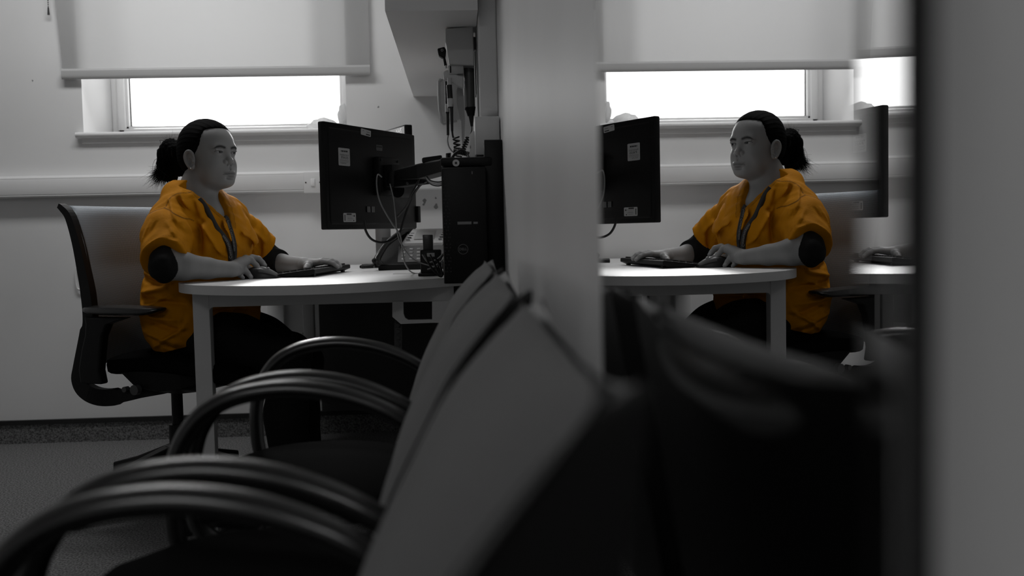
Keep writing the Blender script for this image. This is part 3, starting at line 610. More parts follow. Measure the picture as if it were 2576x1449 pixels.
# instruments hanging in the holsters
iy = hY-.004
def handle(name, label, u0, v0, u1, v1, r, Y, extra):
    t = thing(name, tuple(W(u1, v1, Y)), label, 'medical instrument', 'instruments in the diagnostic unit')
    MB().cyl(W(u0, v0, Y), W(u1, v1, Y), r, n=18).build('handle', M_BLACKG, t); extra(t); return t
def ex1(t):
    MB().cyl(W(1131, 196, iy), W(1131, 216, iy), .0068, n=16).build('collar', M_DG, t)
    a, b2 = W(1126, 270, iy-.012), W(1139, 247, iy-.012)
    MB().tube([W(1132, 248, iy), W(1133, 269, iy)], .0086, 16).build('handle_label', M_LABEL, t)
    MB().cyl(W(1136, 271, iy), W(1137.5, 330, iy), .0048, .0035, n=12).build('strain_relief', M_RUBBER, t)
handle('otoscope', 'black diagnostic handle with a white label hanging from the grey unit', 1130, 214, 1133.5, 272, .0083, iy, ex1)
def ex2(t):
    hh = [W(1100, 122, iy+.02), W(1118, 117, iy+.02), W(1122, 125, iy+.02), W(1121, 142, iy+.02), W(1113, 145, iy+.02), W(1103, 139, iy+.02)]
    MB().add(hh+[p+np.array([0, .03, 0]) for p in hh], [tuple(range(6)), tuple(range(11, 5, -1))]+[(i, (i+1) % 6, 6+(i+1) % 6, 6+i) for i in range(6)]).build('viewing_head', M_BLACK, t, smooth=False, bevel=.003)
    c = W(1112, 126, iy+.019); MB().tube([c+np.array([.003*math.cos(a), 0, .003*math.sin(a)]) for a in np.linspace(0, 6.28, 14)[:-1]], .0008, 5, closed=True).build('lens_ring', M_STEEL, t)
    MB().cyl(W(1117, 144, iy+.03), W(1121, 165, iy+.03), .0035, .0045, n=12).build('neck', M_BLACK, t)
    MB().cyl(W(1121, 165, iy+.03), W(1121.5, 172, iy+.03), .0035, n=12).build('connector', M_STEEL, t)
    MB().tube([W(1125, 262, iy+.02), W(1125, 282, iy+.02)], .0064, 14).build('handle_label', M_LABEL, t)
    MB().cyl(W(1126, 284, iy+.02), W(1127, 340, iy+.02), .0042, .0038, n=12).build('strain_relief', M_RUBBER, t)
handle('ophthalmoscope', 'black ophthalmoscope with a square viewing head above its holster', 1124, 205, 1125.5, 285, .006, iy+.02, ex2)
def ex3(t):
    MB().cyl(W(1183, 270, hY+.02), W(1185, 292, hY+.02), .016, .010, n=18).build('cuff_head', M_BLACK, t)
    MB().cyl(W(1185, 290, hY+.02), W(1187, 318, hY+.02), .008, .0035, n=12).build('strain_relief', M_RUBBER, t)
handle('probe_connector', 'black cone-shaped connector hanging below the grey column', 1172, 272, 1178, 276, .006, hY+.02, ex3)
def coil(name, a, b_, turns, rad, r, Y, label):
    a = np.array(W(*a, Y)); b_ = np.array(W(*b_, Y)); t_ = nrm(b_-a); s_ = nrm(np.cross(t_, (0, 1, 0))); q_ = np.cross(t_, s_); N = turns*14
    return tag(MB().tube([a+(b_-a)*i/N+rad*(math.cos(i*2*math.pi/14)*s_+math.sin(i*2*math.pi/14)*q_) for i in range(N+1)], r, 6).build(name, M_RUBBER), label, 'cord', 'coiled instrument cords')
coil('coiled_cord', (1147, 345), (1153, 395), 5, .0085, .0026, 2.92, 'coarse black coiled cord on the left below the diagnostic unit')
coil('coiled_cord', (1178, 345), (1162, 385), 7, .006, .0022, 2.93, 'black coiled cord slanting down on the right toward the arm beam')
coil('coiled_cord', (1128, 386), (1128, 402), 5, .006, .0018, 2.80, 'tight vertical black coil standing on the arm beam, left end')
coil('coiled_cord', (1141, 380), (1180, 388), 9, .006, .002, 2.84, 'tangled black coil lying along the arm beam')
cable('instrument_lead', [W(1127, 340, iy+.02), W(1126, 355, 2.92), W(1130, 370, 2.9), W(1140, 382, 2.88), W(1146, 376, 2.87), W(1142, 368, 2.87)], .002, M_RUBBER, 'thin black lead curling down from the ophthalmoscope', 'instrument leads', cat='cord')
cable('instrument_lead', [W(1137.5, 330, iy), W(1140, 345, 2.92), W(1146, 347, 2.92)], .0028, M_RUBBER, 'thick black lead below the labelled handle', 'instrument leads', cat='cord')
cable('instrument_lead', [W(1187, 318, hY+.02), W(1186, 330, 2.93), W(1181, 345, 2.93)], .0018, M_RUBBER, 'thin black lead below the cone-shaped connector', 'instrument leads', cat='cord')
cable('instrument_lead', [W(1136, 402, 2.8), W(1144, 388, 2.8), W(1160, 378, 2.8), W(1172, 384, 2.8), W(1180, 398, 2.78)], .004, M_RUBBER, 'thick black lead arching over the arm beam', 'instrument leads', cat='cord')
# ------------------------------------------------------------------ keyboard and mouse
k0 = WZ(693, 697, DZ); k1 = WZ(792, 697, DZ); k2 = WZ(874, 684, DZ)
kx = nrm(k1-k0); kx[2] = 0; kl = k2-k1; kl[2] = 0; kyv = nrm(kl); klen = .415; kdep = .142
kx = nrm(np.cross(kyv, (0, 0, 1)))
if kx[0] < 0: kx = -kx
korg = np.array([k1[0], k1[1], DZ])-kx*kdep
def KF(p): return korg+kx*p[0]+kyv*p[1]+np.array([0, 0, p[2]])
kb = thing('computer_keyboard', tuple(KF((kdep/2, klen/2, 0))), 'black computer keyboard under the left hand', 'keyboard')
mbk = MB(); mbk.prism([(0, .003), (0, .009), (kdep-.006, .026), (kdep, .024), (kdep, .012), (kdep-.02, .004)], lambda p: KF((p[0], 0, p[1])), lambda p: KF((p[0], klen, p[1])))
mbk.build('keyboard_body', M_BLACK, kb, smooth=False, bevel=.0015)
for s in (.03, klen-.05): MB().box((kdep-.022, s, 0), (kdep-.012, s+.02, .012), M=KF).build('folding_foot', M_BLACK, kb, smooth=False)
M_KEY = mat('keycap', .02, .35)
nk = 0
for r in range(5):
    row_n = 17; x0_ = .014+r*.0235
    for c in range(row_n):
        if nk >= 85: break
        y0_ = .008+c*(klen-.016)/row_n
        MB().prism([(x0_, y0_), (x0_+.019, y0_), (x0_+.019, y0_+.021), (x0_, y0_+.021)], lambda p: KF((p[0], p[1], .008+p[0]*.125)), lambda p: KF((x0_+.0095+(p[0]-x0_-.0095)*.8, y0_+.0105+(p[1]-y0_-.0105)*.8, .0145+p[0]*.125))).build('key', M_KEY, kb, smooth=False); nk += 1
m0 = WZ(640, 700, DZ); m1 = WZ(690, 697, DZ)
mc = np.array([-.742, 3.185, DZ]); mdir = nrm(np.array([.93, -.12, 0])); msd = np.array([-mdir[1], mdir[0], 0])
mo = thing('computer_mouse', tuple(mc), 'dark computer mouse under the right hand at the desk edge', 'mouse')
rings = []
for i in range(15):
    t = i/14; x = -.055+.115*t; w = .031*math.sin(math.pi*(.08+.84*t))**.5; h = (.040*math.sin(math.pi*(.12+.80*t))**.8)*(1.05-.28*t)
    rings.append([mc+mdir*x+msd*w*math.cos(a)*(1 if math.sin(a) > 0 else .96)+np.array([0, 0, max(0, .001+h*max(0, math.sin(a))**.8)]) for a in np.linspace(0, 2*math.pi, 25)[:-1]])
MB().loft(rings).build('mouse_body', mat('mouse_shell', .016, .35), mo)
mt = MB(); g = []
for i in range(9):
    t = .52+.46*i/8; x = -.055+.115*t; w = .031*math.sin(math.pi*(.08+.84*t))**.5; h = (.040*math.sin(math.pi*(.12+.80*t))**.8)*(1.05-.28*t)
    g.append([mc+mdir*x+msd*w*1.02*math.cos(a)+np.array([0, 0, .002+h*1.03*math.sin(a)**.8]) for a in np.linspace(math.radians(25), math.radians(155), 11)])
mt.sheet(g).build('mouse_buttons', mat('mouse_grey', .07, .3), mo)
wc = mc+mdir*.026+np.array([0, 0, .029]); MB().cyl(wc-msd*.003, wc+msd*.003, .0065, n=18).build('scroll_wheel', M_STEEL, mo)

# ------------------------------------------------------------------ office chair
def LC(ox, oy, ang):
    c, s = math.cos(ang), math.sin(ang)
    return lambda p: np.array([ox+p[0]*c+p[1]*s, oy-p[0]*s+p[1]*c, p[2]])
_OC = LC(-1.04, 3.27, math.radians(25))
OC = lambda p: _OC((p[0]*1.045, p[1]*1.03, .879-(.879-p[2])*1.045))
oc = thing('office_chair', (-1.04, 3.27, 0), 'black office swivel chair with a grey mesh back, under the seated person', 'chair', rz=0)
M_MESH = bpy.data.materials.new('grey_chair_mesh'); M_MESH.use_nodes = True; nt = M_MESH.node_tree; b = nt.nodes['Principled BSDF']
b.inputs['Roughness'].default_value = .8; b.inputs['Base Color'].default_value = (.26, .26, .26, 1)
tc = nt.nodes.new('ShaderNodeTexCoord'); wv = nt.nodes.new('ShaderNodeTexWave'); wv.inputs['Scale'].default_value = 95; wv.bands_direction = 'Z'; wv.inputs['Distortion'].default_value = 1.2
wv2 = nt.nodes.new('ShaderNodeTexWave'); wv2.inputs['Scale'].default_value = 95; wv2.bands_direction = 'Y'
mx = nt.nodes.new('ShaderNodeMath'); mx.operation = 'MULTIPLY'; rp = nt.nodes.new('ShaderNodeMapRange'); rp.inputs['To Min'].default_value = .14; rp.inputs['To Max'].default_value = .55
cb = nt.nodes.new('ShaderNodeCombineColor')
nt.links.new(tc.outputs['Object'], wv.inputs[0]); nt.links.new(tc.outputs['Object'], wv2.inputs[0]); nt.links.new(wv.outputs['Fac'], mx.inputs[0]); nt.links.new(wv2.outputs['Fac'], mx.inputs[1])
nt.links.new(mx.outputs[0], rp.inputs['Value'])
for k, kf in enumerate((.88, 1.0, 1.12)):
    _m = nt.nodes.new('ShaderNodeMath'); _m.operation = 'MULTIPLY'; _m.inputs[1].default_value = kf; nt.links.new(rp.outputs[0], _m.inputs[0]); nt.links.new(_m.outputs[0], cb.inputs[k])
nt.links.new(cb.outputs[0], b.inputs['Base Color'])
bpp = nt.nodes.new('ShaderNodeBump'); bpp.inputs['Distance'].default_value = .001; bpp.inputs['Strength'].default_value = .5; nt.links.new(mx.outputs[0], bpp.inputs['Height']); nt.links.new(bpp.outputs[0], b.inputs['Normal'])
backp = [(-.205, .980), (-.178, .968), (-.158, .94), (-.132, .872), (-.114, .79), (-.102, .721), (-.098, .656), (-.105, .60), (-.125, .54), (-.14, .50)]
bs = spline([(x, 0, z) for x, z in backp], 5)
HW = .225
g = [[OC((p[0]+.004-.055*math.cos(math.pi/2*(y/HW))*(.2+.8*min(1, (1.0-p[2])/.2)), y*(1-.10*max(0, (p[2]-.93)/.05)**2), p[2])) for y in np.linspace(-HW, HW, 25)] for p in bs]
MB().sheet(g).build('mesh_back', M_MESH, oc, solid=.003)
for sy in (-1, 1):
    fr_ = spline([(-.203, 0, .981), (-.190, 0, .972), (-.166, 0, .945), (-.142, 0, .872), (-.125, 0, .79), (-.113, 0, .721), (-.109, 0, .656), (-.116, 0, .61), (-.150, 0, .50), (-.158, 0, .465), (-.14, 0, .437), (-.09, 0, .417), (-.035, 0, .418), (.02, 0, .43), (.08, 0, .44)], 5)
    mbf = MB(); rg = []
    for i, p in enumerate(fr_):
        t = nrm(fr_[min(i+1, len(fr_)-1)]-fr_[max(i-1, 0)]); n_ = np.array([-t[2], 0, t[0]])
        wd = .007+.012*min(1, i/25)+(.006 if 34 < i < 60 else 0)
        rg.append([OC(p+n_*a*wd+np.array([0, sy*(HW+.004-.09*max(0, (i-52)/18)**1.5)+b_*.012, 0])) for a, b_ in ((-1, -1), (1, -1), (1, 1), (-1, 1))])
    mbf.loft(rg); mbf.build('back_frame', M_BLACK, oc, smooth=False, bevel=.003)
    # armrest: post and pad
    ap = MB(); y0 = sy*.245
    ap.loft([[OC((x, y0+dy*.016, z)) for x, dy in ((xa, -1), (xb, -1), (xb, 1), (xa, 1))] for xa, xb, z in ((-.13, -.05, .46), (-.135, -.058, .50), (-.12, -.048, .56), (-.105, -.04, .60), (-.10, -.02, .635), (-.105, .05, .655))])
    ap.build('arm_post', M_BLACK, oc, smooth=False, bevel=.006)
    pr_ = MB(); rr = []
    for x, w, z0_, z1_ in ((-.115, .026, .672, .682), (-.095, .040, .662, .686), (-.02, .047, .660, .688), (.08, .047, .660, .687), (.14, .040, .662, .684), (.165, .022, .674, .682)):
        rr.append([OC((x, y0-sy*.01+dy*w, z)) for dy, z in ((-1, z0_+.008), (-.8, z0_), (.8, z0_), (1, z0_+.008), (.95, z1_), (0, z1_+.002), (-.95, z1_))])
    pr_.loft(rr); pr_.build('armrest_pad', M_ARM, oc, sub=1)
st = MB(); sg = []
for i in range(17):
    t = i/16; x = -.10+.46*t; zt = .535+.014*math.sin(math.pi*min(1, t*1.25))-.10*max(0, t-.72)**1.5*2
    w = .222*(1-.25*max(0, (t-.8)/.2)**2)*(1-.25*max(0, (.1-t)/.1)**2)
    sg.append([OC((x, w*math.cos(a), (zt-.028)+(.028 if math.sin(a) > 0 else .042)*math.copysign(abs(math.sin(a))**.45, math.sin(a)))) for a in np.linspace(0, 2*math.pi, 33)[:-1]])
st.loft(sg); st.build('seat', M_SEATFAB, oc)
sp = MB(); sg = []
for x, w, za, zb in ((-.09, .18, .470, .505), (-.03, .205, .462, .51), (.02, .208, .425, .51), (.10, .206, .415, .51), (.18, .20, .425, .505), (.25, .15, .445, .49), (.30, .09, .46, .485)):
    sg.append([OC((x, w*c_, z)) for c_, z in ((-1, zb), (-.96, za+.02), (-.55, za), (.55, za), (.96, za+.02), (1, zb))])
sp.loft(sg); sp.build('seat_mechanism', M_BLACK, oc, smooth=False, bevel=.006)
for x, r in ((-.003, .0085), (.034, .0155)):
    MB().cyl(OC((x, -.205, .441)), OC((x, -.222, .441)), r, n=24).build('adjuster_knob', mat('knob_grey', .06, .35), oc)
MB().cyl(OC((.0, 0, .42)), OC((.0, 0, .28)), .018, n=20).cyl(OC((.0, 0, .30)), OC((.0, 0, .11)), .029, n=20).build('gas_lift', M_BLACK, oc)
MB().cyl(OC((.0, 0, .13)), OC((.0, 0, .235)), .042, n=24).build('base_hub', M_BLACK, oc)
cen = np.array([-1.04, 3.27]); th0 = math.atan2(3.56-3.27, -1.43+1.04)
for k in range(5):
    th = th0+k*2*math.pi/5; d = np.array([math.cos(th), math.sin(th), 0]); s_ = np.array([-d[1], d[0], 0]); c0 = np.array([*cen, 0])
    L_ = .34
    lg_ = MB(); lg_.loft([[c0+d*r+s_*sx*w+np.array([0, 0, z]) for sx, z in ((-1, z0_), (1, z0_), (.8, z1_), (-.8, z1_))] for r, w, z0_, z1_ in ((.02, .03, .135, .212), (.2, .022, .10, .150), (L_, .016, .078, .112))])
    lg_.cyl(c0+d*(L_-.012)+np.array([0, 0, .075]), c0+d*(L_-.012)+np.array([0, 0, .05]), .008, n=12)
    lo = lg_.build('base_leg', M_BLACK, oc, smooth=False, bevel=.004)
    ca = th+.9*(1 if k % 2 else -1)+k; cd_ = np.array([math.cos(ca), math.sin(ca), 0]); cs_ = np.array([-cd_[1], cd_[0], 0]); cc = c0+d*(L_-.012)+cd_*.012+np.array([0, 0, .029])
    cw = MB()
    for sgn in (-1, 1): cw.cyl(cc+cs_*sgn*.007, cc+cs_*sgn*.023, .029, n=24)
    cw.cyl(cc-cs_*.01, cc+cs_*.01, .01, n=12); cw.build('caster', M_BLACKG, lo, bevel=.003)

# ------------------------------------------------------------------ waiting-room armchairs along the side wall
prof = [(-.066, .831), (-.078, .823), (-.100, .802), (-.138, .755), (-.168, .699), (-.202, .632), (-.226, .565), (-.237, .50), (-.237, .45)]
def make_arm_chair():
    root = thing('armchair', (0, 0, 0), 'x', 'chair', 'waiting armchairs along the mirror wall')
    pf_ = spline([(x, 0, z) for x, z in prof], 4); hw = .235
    rings = []
    n_ = len(pf_)
    cush = MB()
    ys = np.linspace(-1, 1, 21)
    # closed shell: front sheet, rear sheet
    front = []; rear = []
    for i, p in enumerate(pf_):
        t = nrm(pf_[min(i+1, n_-1)]-pf_[max(i-1, 0)]); nn_ = np.array([t[2], 0, -t[0]])
        if nn_[0] > 0: nn_ = -nn_
        topk = 1-math.exp(-i/3.0)
        w_ = hw*(.965+.035*topk)+.012*math.sin(math.pi*i/n_)
        fr_row = []; re_row = []
        for y in ys:
            e = (1-abs(y)**3.2); th_ = .046*(.45+.55*topk)
            bulge = .010*(1-y*y)*math.sin(math.pi*min(1, i/(n_*.9)))
            droop = .004*(y**8)*max(0, 1-i/4)
            sad = .036*(1-y*y)*math.exp(-i/6.0)
            q_ = p+np.array([.022*(1-y*y), y*w_, -droop-sad])
            fr_row.append(q_-nn_*th_*(1-e)*.5+nn_*bulge); re_row.append(q_-nn_*(th_*.5+th_*.5*e))
        front.append(fr_row); rear.append(re_row)
    ring = [[*f, *r[::-1]] for f, r in zip(front, rear)]
    cush.loft(ring); cush.build('backrest', M_CHAIRFAB, root, ang=60)
    sh = MB(); rg_ = []
    for i, p in enumerate(pf_):
        z = p[2]; t = nrm(pf_[min(i+1, n_-1)]-pf_[max(i-1, 0)]); nn_ = np.array([t[2], 0, -t[0]])
        if nn_[0] > 0: nn_ = -nn_
        f_ = []; r_ = []
        tk = 1-math.exp(-i/2.0)
        for y in ys:
            sad = .036*(1-y*y)*math.exp(-i/6.0)
            w_ = (hw+.004)*(.96+.04*tk)
            f_.append(p-nn_*.018+np.array([.018*(1-y*y), 0, 0])+np.array([0, y*w_, -sad-.004])); xr = -.040-.17*(.82-z)
            r_.append(np.array([max(xr-(1-tk)*.012, (p-nn_*.018)[0]+.004+.018*(1-y*y)), y*w_, z-sad-.004-.012*(1-tk)]))
        rg_.append([*f_, *r_[::-1]])
    sh.loft(rg_); sh.build('back_shell', M_BLACK, root, ang=60)
    se = MB(); sg = []
    for i in range(15):
        t = i/14; x = -.215-.365*t; w = .222*(1-.30*max(0, (t-.72)/.28)**2.2); z = .440+.016*math.sin(math.pi*min(1, t*1.1))-.03*max(0, t-.8)
        sg.append([np.array([x, w*math.cos(a), z-.012+(.026)*math.copysign(abs(math.sin(a))**.5, math.sin(a))]) for a in np.linspace(0, 2*math.pi, 37)[:-1]])
    se.loft(sg); se.build('seat', M_SEATFAB, root)
    pan = MB(); sg2 = [[q_*np.array([1, .94, 0])+np.array([0, 0, .405 if q_[2] < .43 else .42]) for q_ in r_] for r_ in sg[1:-1]]
    pan.loft(sg2); pan.build('seat_pan', M_BLACK, root)
    armc = [(-.150, .565), (-.195, .598), (-.24, .624), (-.30, .645), (-.37, .654), (-.44, .646), (-.49, .622), (-.522, .582), (-.537, .535), (-.540, .480), (-.532, .425), (-.50, .395)]
    for sy in (-1, 1):
        a_ = MB(); P_ = spline([(x, sy*.25-(sy*.0), z) for x, z in armc], 7)
        P_ = [p+np.array([0, -sy*.02*max(0, (i-70)/14)**1.5, 0]) for i, p in enumerate(P_)]
        a_.tube(P_, [.0125+.0015*math.sin(math.pi*i/len(P_)) for i in range(len(P_))], 16, flat=1.55, up=(0, 1, 0)); a_.build('armrest', M_ARM, root, ang=80)
        f_ = MB(); f_.tube(spline([(-.46, sy*.19, .400), (-.50, sy*.23, .395), (-.53, sy*.235, .34), (-.545, sy*.235, .15), (-.55, sy*.235, .012)], 5), .0125, 12); fo = f_.build('leg', M_BLACKG, root)
        b_ = MB(); b_.tube(spline([(-.155, sy*.19, .56), (-.165, sy*.20, .50), (-.19, sy*.205, .44), (-.20, sy*.21, .38), (-.165, sy*.225, .18), (-.11, sy*.228, .012)], 5), .0125, 12); bo_ = b_.build('leg', M_BLACKG, root)
        for pnt, par in (((-.55, sy*.235), fo), ((-.11, sy*.228), bo_)):
            MB().cyl((pnt[0], pnt[1], 0), (pnt[0], pnt[1], .02), .016, n=14).build('rubber_foot', M_RUBBER, par)
    MB().tube([(-.19, -.205, .395), (-.19, .205, .395)], .011, 10).tube([(-.46, -.2, .395), (-.46, .2, .395)], .011, 10).build('seat_rail', M_BLACKG, root)
    return root
ac = make_arm_chair()
for i, (yc, lab) in enumerate(((.61, 'grey padded armchair nearest the camera, blurred, under the wall mirror'), (1.215, 'middle one of the three grey padded armchairs in the row along the wall'), (1.82, 'farthest grey padded armchair of the row, beside the desk and computer'))):
    o_ = ac if i == 0 else copy_tree(ac)
    o_['label'] = lab; o_['_y'] = yc
    o_.location = (0, yc, 0)
    del o_['_y']
# ------------------------------------------------------------------ implicit-surface modelling for bodies and cloth
class SDF:
    def __init__(s): s.p = []
    def cap(s, a, b, ra, rb=None, k=.01, sub=False):
        s.p.append(('c', np.array(a, float), np.array(b, float), ra, ra if rb is None else rb, k, sub)); return s
    def ell(s, c, r, R=None, k=.01, sub=False):
        s.p.append(('e', np.array(c, float), np.array(r, float), np.eye(3) if R is None else np.array(R), 0, k, sub)); return s
    def chain(s, pts, rs, k=.01, sub=False):
        for i in range(len(pts)-1): s.cap(pts[i], pts[i+1], rs[i], rs[i+1], k, sub)
        return s
    def fn(s, f, k=.01, sub=False): s.p.append(('f', f, None, None, 0, k, sub)); return s
    @staticmethod
    def one(q, P):
        if q[0] == 'c':
            ba = q[2]-q[1]; pa = P-q[1]; h = np.clip((pa@ba)/(ba@ba+1e-12), 0, 1)
            return np.sqrt(((pa-h[:, None]*ba)**2).sum(1))-(q[3]+(q[4]-q[3])*h)
        if q[0] == 'e':
            l = (P-q[1])@q[3]; k0 = np.sqrt(((l/q[2])**2).sum(1)); k1 = np.sqrt(((l/q[2]**2)**2).sum(1)); return k0*(k0-1)/(k1+1e-9)
        return q[1](P)
    def ev(s, P, act=None):
        d = np.full(len(P), 1.0)
        for i, q in enumerate(s.p):
            if act is not None and not act[i]: continue
            e = s.one(q, P); k = q[5]
            if q[6]:
                h = np.clip(.5-.5*(d+e)/k, 0, 1); d = d+(-e-d)*h+k*h*(1-h)
            else:
                h = np.clip(.5+.5*(e-d)/k, 0, 1); d = e+(d-e)*h-k*h*(1-h)
        return d
    def mesh(s, lo, hi, h, post=None, B=14):
        lo = np.array(lo, float); hi = np.array(hi, float); n = np.ceil((hi-lo)/h/B).astype(int)*B+1
        V = np.full(n, .5, np.float32); R = B*h*.87
        nb = (n-1)//B
        ax = [lo[i]+h*np.arange(n[i]) for i in range(3)]
        for bi in range(nb[0]):
            for bj in range(nb[1]):
                for bk in range(nb[2]):
                    i0, j0, k0 = bi*B, bj*B, bk*B
                    c = np.array([[ax[0][i0]+B*h/2, ax[1][j0]+B*h/2, ax[2][k0]+B*h/2]])
                    act = []; mn = 9
                    for q in s.p:
                        if q[0] == 'f': act.append(True); continue
                        e = s.one(q, c)[0]; act.append(e-R < .03+q[5])
                        if not q[6]: mn = min(mn, e)
                    if mn-R > .02: continue
                    sl = (slice(i0, i0+B+1), slice(j0, j0+B+1), slice(k0, k0+B+1))
                    X, Y, Z = np.meshgrid(ax[0][sl[0]], ax[1][sl[1]], ax[2][sl[2]], indexing='ij')
                    P = np.stack([X.ravel(), Y.ravel(), Z.ravel()], 1); d = s.ev(P, act)
                    if post is not None: d = post(P, d)
                    V[sl] = d.reshape(X.shape)
        return nets(V, ax, h)
def nets(V, ax, h):
    ins = V < 0
    c = ins[:-1, :-1, :-1].astype(np.int8)
    for a in (0, 1):
        for b in (0, 1):
            for d in (0, 1):
                if a+b+d: c = c+ins[a:ins.shape[0]-1+a, b:ins.shape[1]-1+b, d:ins.shape[2]-1+d]
    cells = np.argwhere((c > 0) & (c < 8)); idx = -np.ones(c.shape, np.int64); idx[tuple(cells.T)] = np.arange(len(cells))
    acc = np.zeros((len(cells), 3)); cnt = np.zeros(len(cells))
    cor = [(a, b, d) for a in (0, 1) for b in (0, 1) for d in (0, 1)]
    for p in cor:
        for axs in range(3):
            if p[axs]: continue
            q = list(p); q[axs] = 1
            v0 = V[tuple((cells+p).T)]; v1 = V[tuple((cells+q).T)]; m = (v0 < 0) != (v1 < 0)
            t = np.where(m, v0/(v0-v1+1e-12), 0); pt = np.repeat(np.array(p, float)[None], len(cells), 0); pt[:, axs] = t
            acc[m] += pt[m]; cnt[m] += 1
    pos = cells+acc/cnt[:, None]
    v = np.stack([ax[i][0]+pos[:, i]*h for i in range(3)], 1); F = []
    for axs in range(3):
        o = [0, 1, 2]; o.remove(axs); b, d = o
        s0 = [slice(None)]*3; s1 = [slice(None)]*3; s0[axs] = slice(0, -1); s1[axs] = slice(1, None)
        A = ins[tuple(s0)]; Bq = ins[tuple(s1)]
        E = np.argwhere(A != Bq); ok = (E[:, b] > 0) & (E[:, d] > 0) & (E[:, b] < V.shape[b]-1) & (E[:, d] < V.shape[d]-1); E = E[ok]
        sg = A[tuple(E.T)]
        def ci(db, dd):
            e = E.copy(); e[:, b] -= db; e[:, d] -= dd; return idx[tuple(e.T)]
        q = np.stack([ci(1, 1), ci(0, 1), ci(0, 0), ci(1, 0)], 1)
        if axs == 1: q = q[:, ::-1]
        q[~sg] = q[~sg][:, ::-1]; F.append(q)
    return v, np.concatenate(F)
def np_mesh(name, v, f, mats, parent=None, attr=None, smooth=True):
    me = bpy.data.meshes.new(name); me.vertices.add(len(v)); me.vertices.foreach_set('co', v.astype(np.float32).ravel())
    me.loops.add(len(f)*4); me.loops.foreach_set('vertex_index', f.astype(np.int32).ravel())
    me.polygons.add(len(f)); me.polygons.foreach_set('loop_start', np.arange(0, len(f)*4, 4, dtype=np.int32)); me.polygons.foreach_set('loop_total', np.full(len(f), 4, np.int32))
    me.update(calc_edges=True); me.validate()
    for m_ in (mats if isinstance(mats, (list, tuple)) else [mats]): me.materials.append(m_)
    me.polygons.foreach_set('use_smooth', [smooth]*len(me.polygons))
    if attr is not None and len(me.vertices) == len(v):
        a = me.attributes.new('tone', 'FLOAT', 'POINT'); a.data.foreach_set('value', attr.astype(np.float32))
    o = bpy.data.objects.new(name, me); SC.collection.objects.link(o)
    if parent is not None: attach(o, parent)
    return o
def taubin(v, f, it=2, lam=.5):
    e = np.concatenate([f[:, [0, 1]], f[:, [1, 2]], f[:, [2, 3]], f[:, [3, 0]]]); e = np.concatenate([e, e[:, ::-1]])
    for k in range(it):
        s = np.zeros_like(v); c = np.bincount(e[:, 0], minlength=len(v)).astype(float)
        for i in range(3): s[:, i] = np.bincount(e[:, 0], weights=v[e[:, 1], i], minlength=len(v))
        v = v+(s/np.maximum(c, 1)[:, None]-v)*lam
    return v

def tone_mat(name, col, rough, bump=None, spec=.4, sss=0):
    m = mat(name, col, rough, bump=bump, spec=spec); nt = m.node_tree; b = nt.nodes['Principled BSDF']
    at = nt.nodes.new('ShaderNodeAttribute'); at.attribute_name = 'tone'
    x = nt.nodes.new('ShaderNodeMix'); x.data_type = 'RGBA'; x.blend_type = 'MULTIPLY'; x.inputs[0].default_value = 1
    x.inputs[6].default_value = (*((col,)*3 if not hasattr(col, '__len__') else col), 1)
    cb = nt.nodes.new('ShaderNodeCombineColor')
    for k in range(3): nt.links.new(at.outputs['Fac'], cb.inputs[k])
    nt.links.new(cb.outputs[0], x.inputs[7]); nt.links.new(x.outputs[2], b.inputs['Base Color'])
    return m
M_SKIN = tone_mat('skin', .235, .5, bump=(260, .12, .0006), spec=.4)
M_SCRUB = tone_mat('orange_scrub_cotton', (.47, .182, .0003), .8, bump=(26, .55, .007), spec=.15)
M_UNDER = mat('black_jersey', .010, .85, bump=(900, .2, .0005), spec=.2)
M_TROUSER = mat('black_trouser', .007, .85, bump=(60, .3, .004), spec=.2)
M_HAIR = mat('black_hair', .003, .75, spec=.04)
M_EYE = mat('eye_white', .28, .2); M_IRIS = mat('dark_iris', .008, .08)

# ------------------------------------------------------------------ the seated person
ta = math.radians(23); TF = np.array([math.cos(ta), -math.sin(ta), 0]); TL = np.array([math.sin(ta), math.cos(ta), 0]); UPV = np.array([0, 0, 1.0])
TR = np.stack([TF, TL, UPV], 1)
TC = np.array([-.94, 3.255, 0])
def T(x, y, z): return TC+TF*x+TL*y+np.array([0, 0, z])
ha = math.radians(33); HF = np.array([math.cos(ha), -math.sin(ha), 0]); HL = np.array([math.sin(ha), math.cos(ha), 0])
HR = np.stack([HF, HL, UPV], 1); HC = W(524, 397, 3.27)
def H(x, y, z): return HC+(HF*x+HL*y+UPV*z)/1000
def HM(*r): return np.array(r)/1000
RS, RE, RW = W(423, 560, 3.09), W(417, 670, 2.93), W(582, 678, 3.08)
LS, LE, LW = W(586, 552, 3.42), W(684, 659, 3.55), W(768, 664, 3.45)

B = SDF()
# trunk and neck (beneath the clothes)
B.ell((-.945, 3.235, .62), (.115, .165, .12), TR, k=.04); B.ell((-.935, 3.24, .80), (.105, .155, .13), TR, k=.06); B.ell((-.938, 3.25, .90), (.088, .16, .085), TR, k=.05)
B.cap(RS, LS, .045, .045, k=.05); B.cap(W(496, 503, 3.27), W(500, 470, 3.28), .060, .055, k=.025); B.cap(W(500, 480, 3.27), H(-12, 0, -30), .055, .056, k=.02)
B.cap(T(.045, 0, .93), T(-.01, 0, 1.0), .05, .045, k=.035)
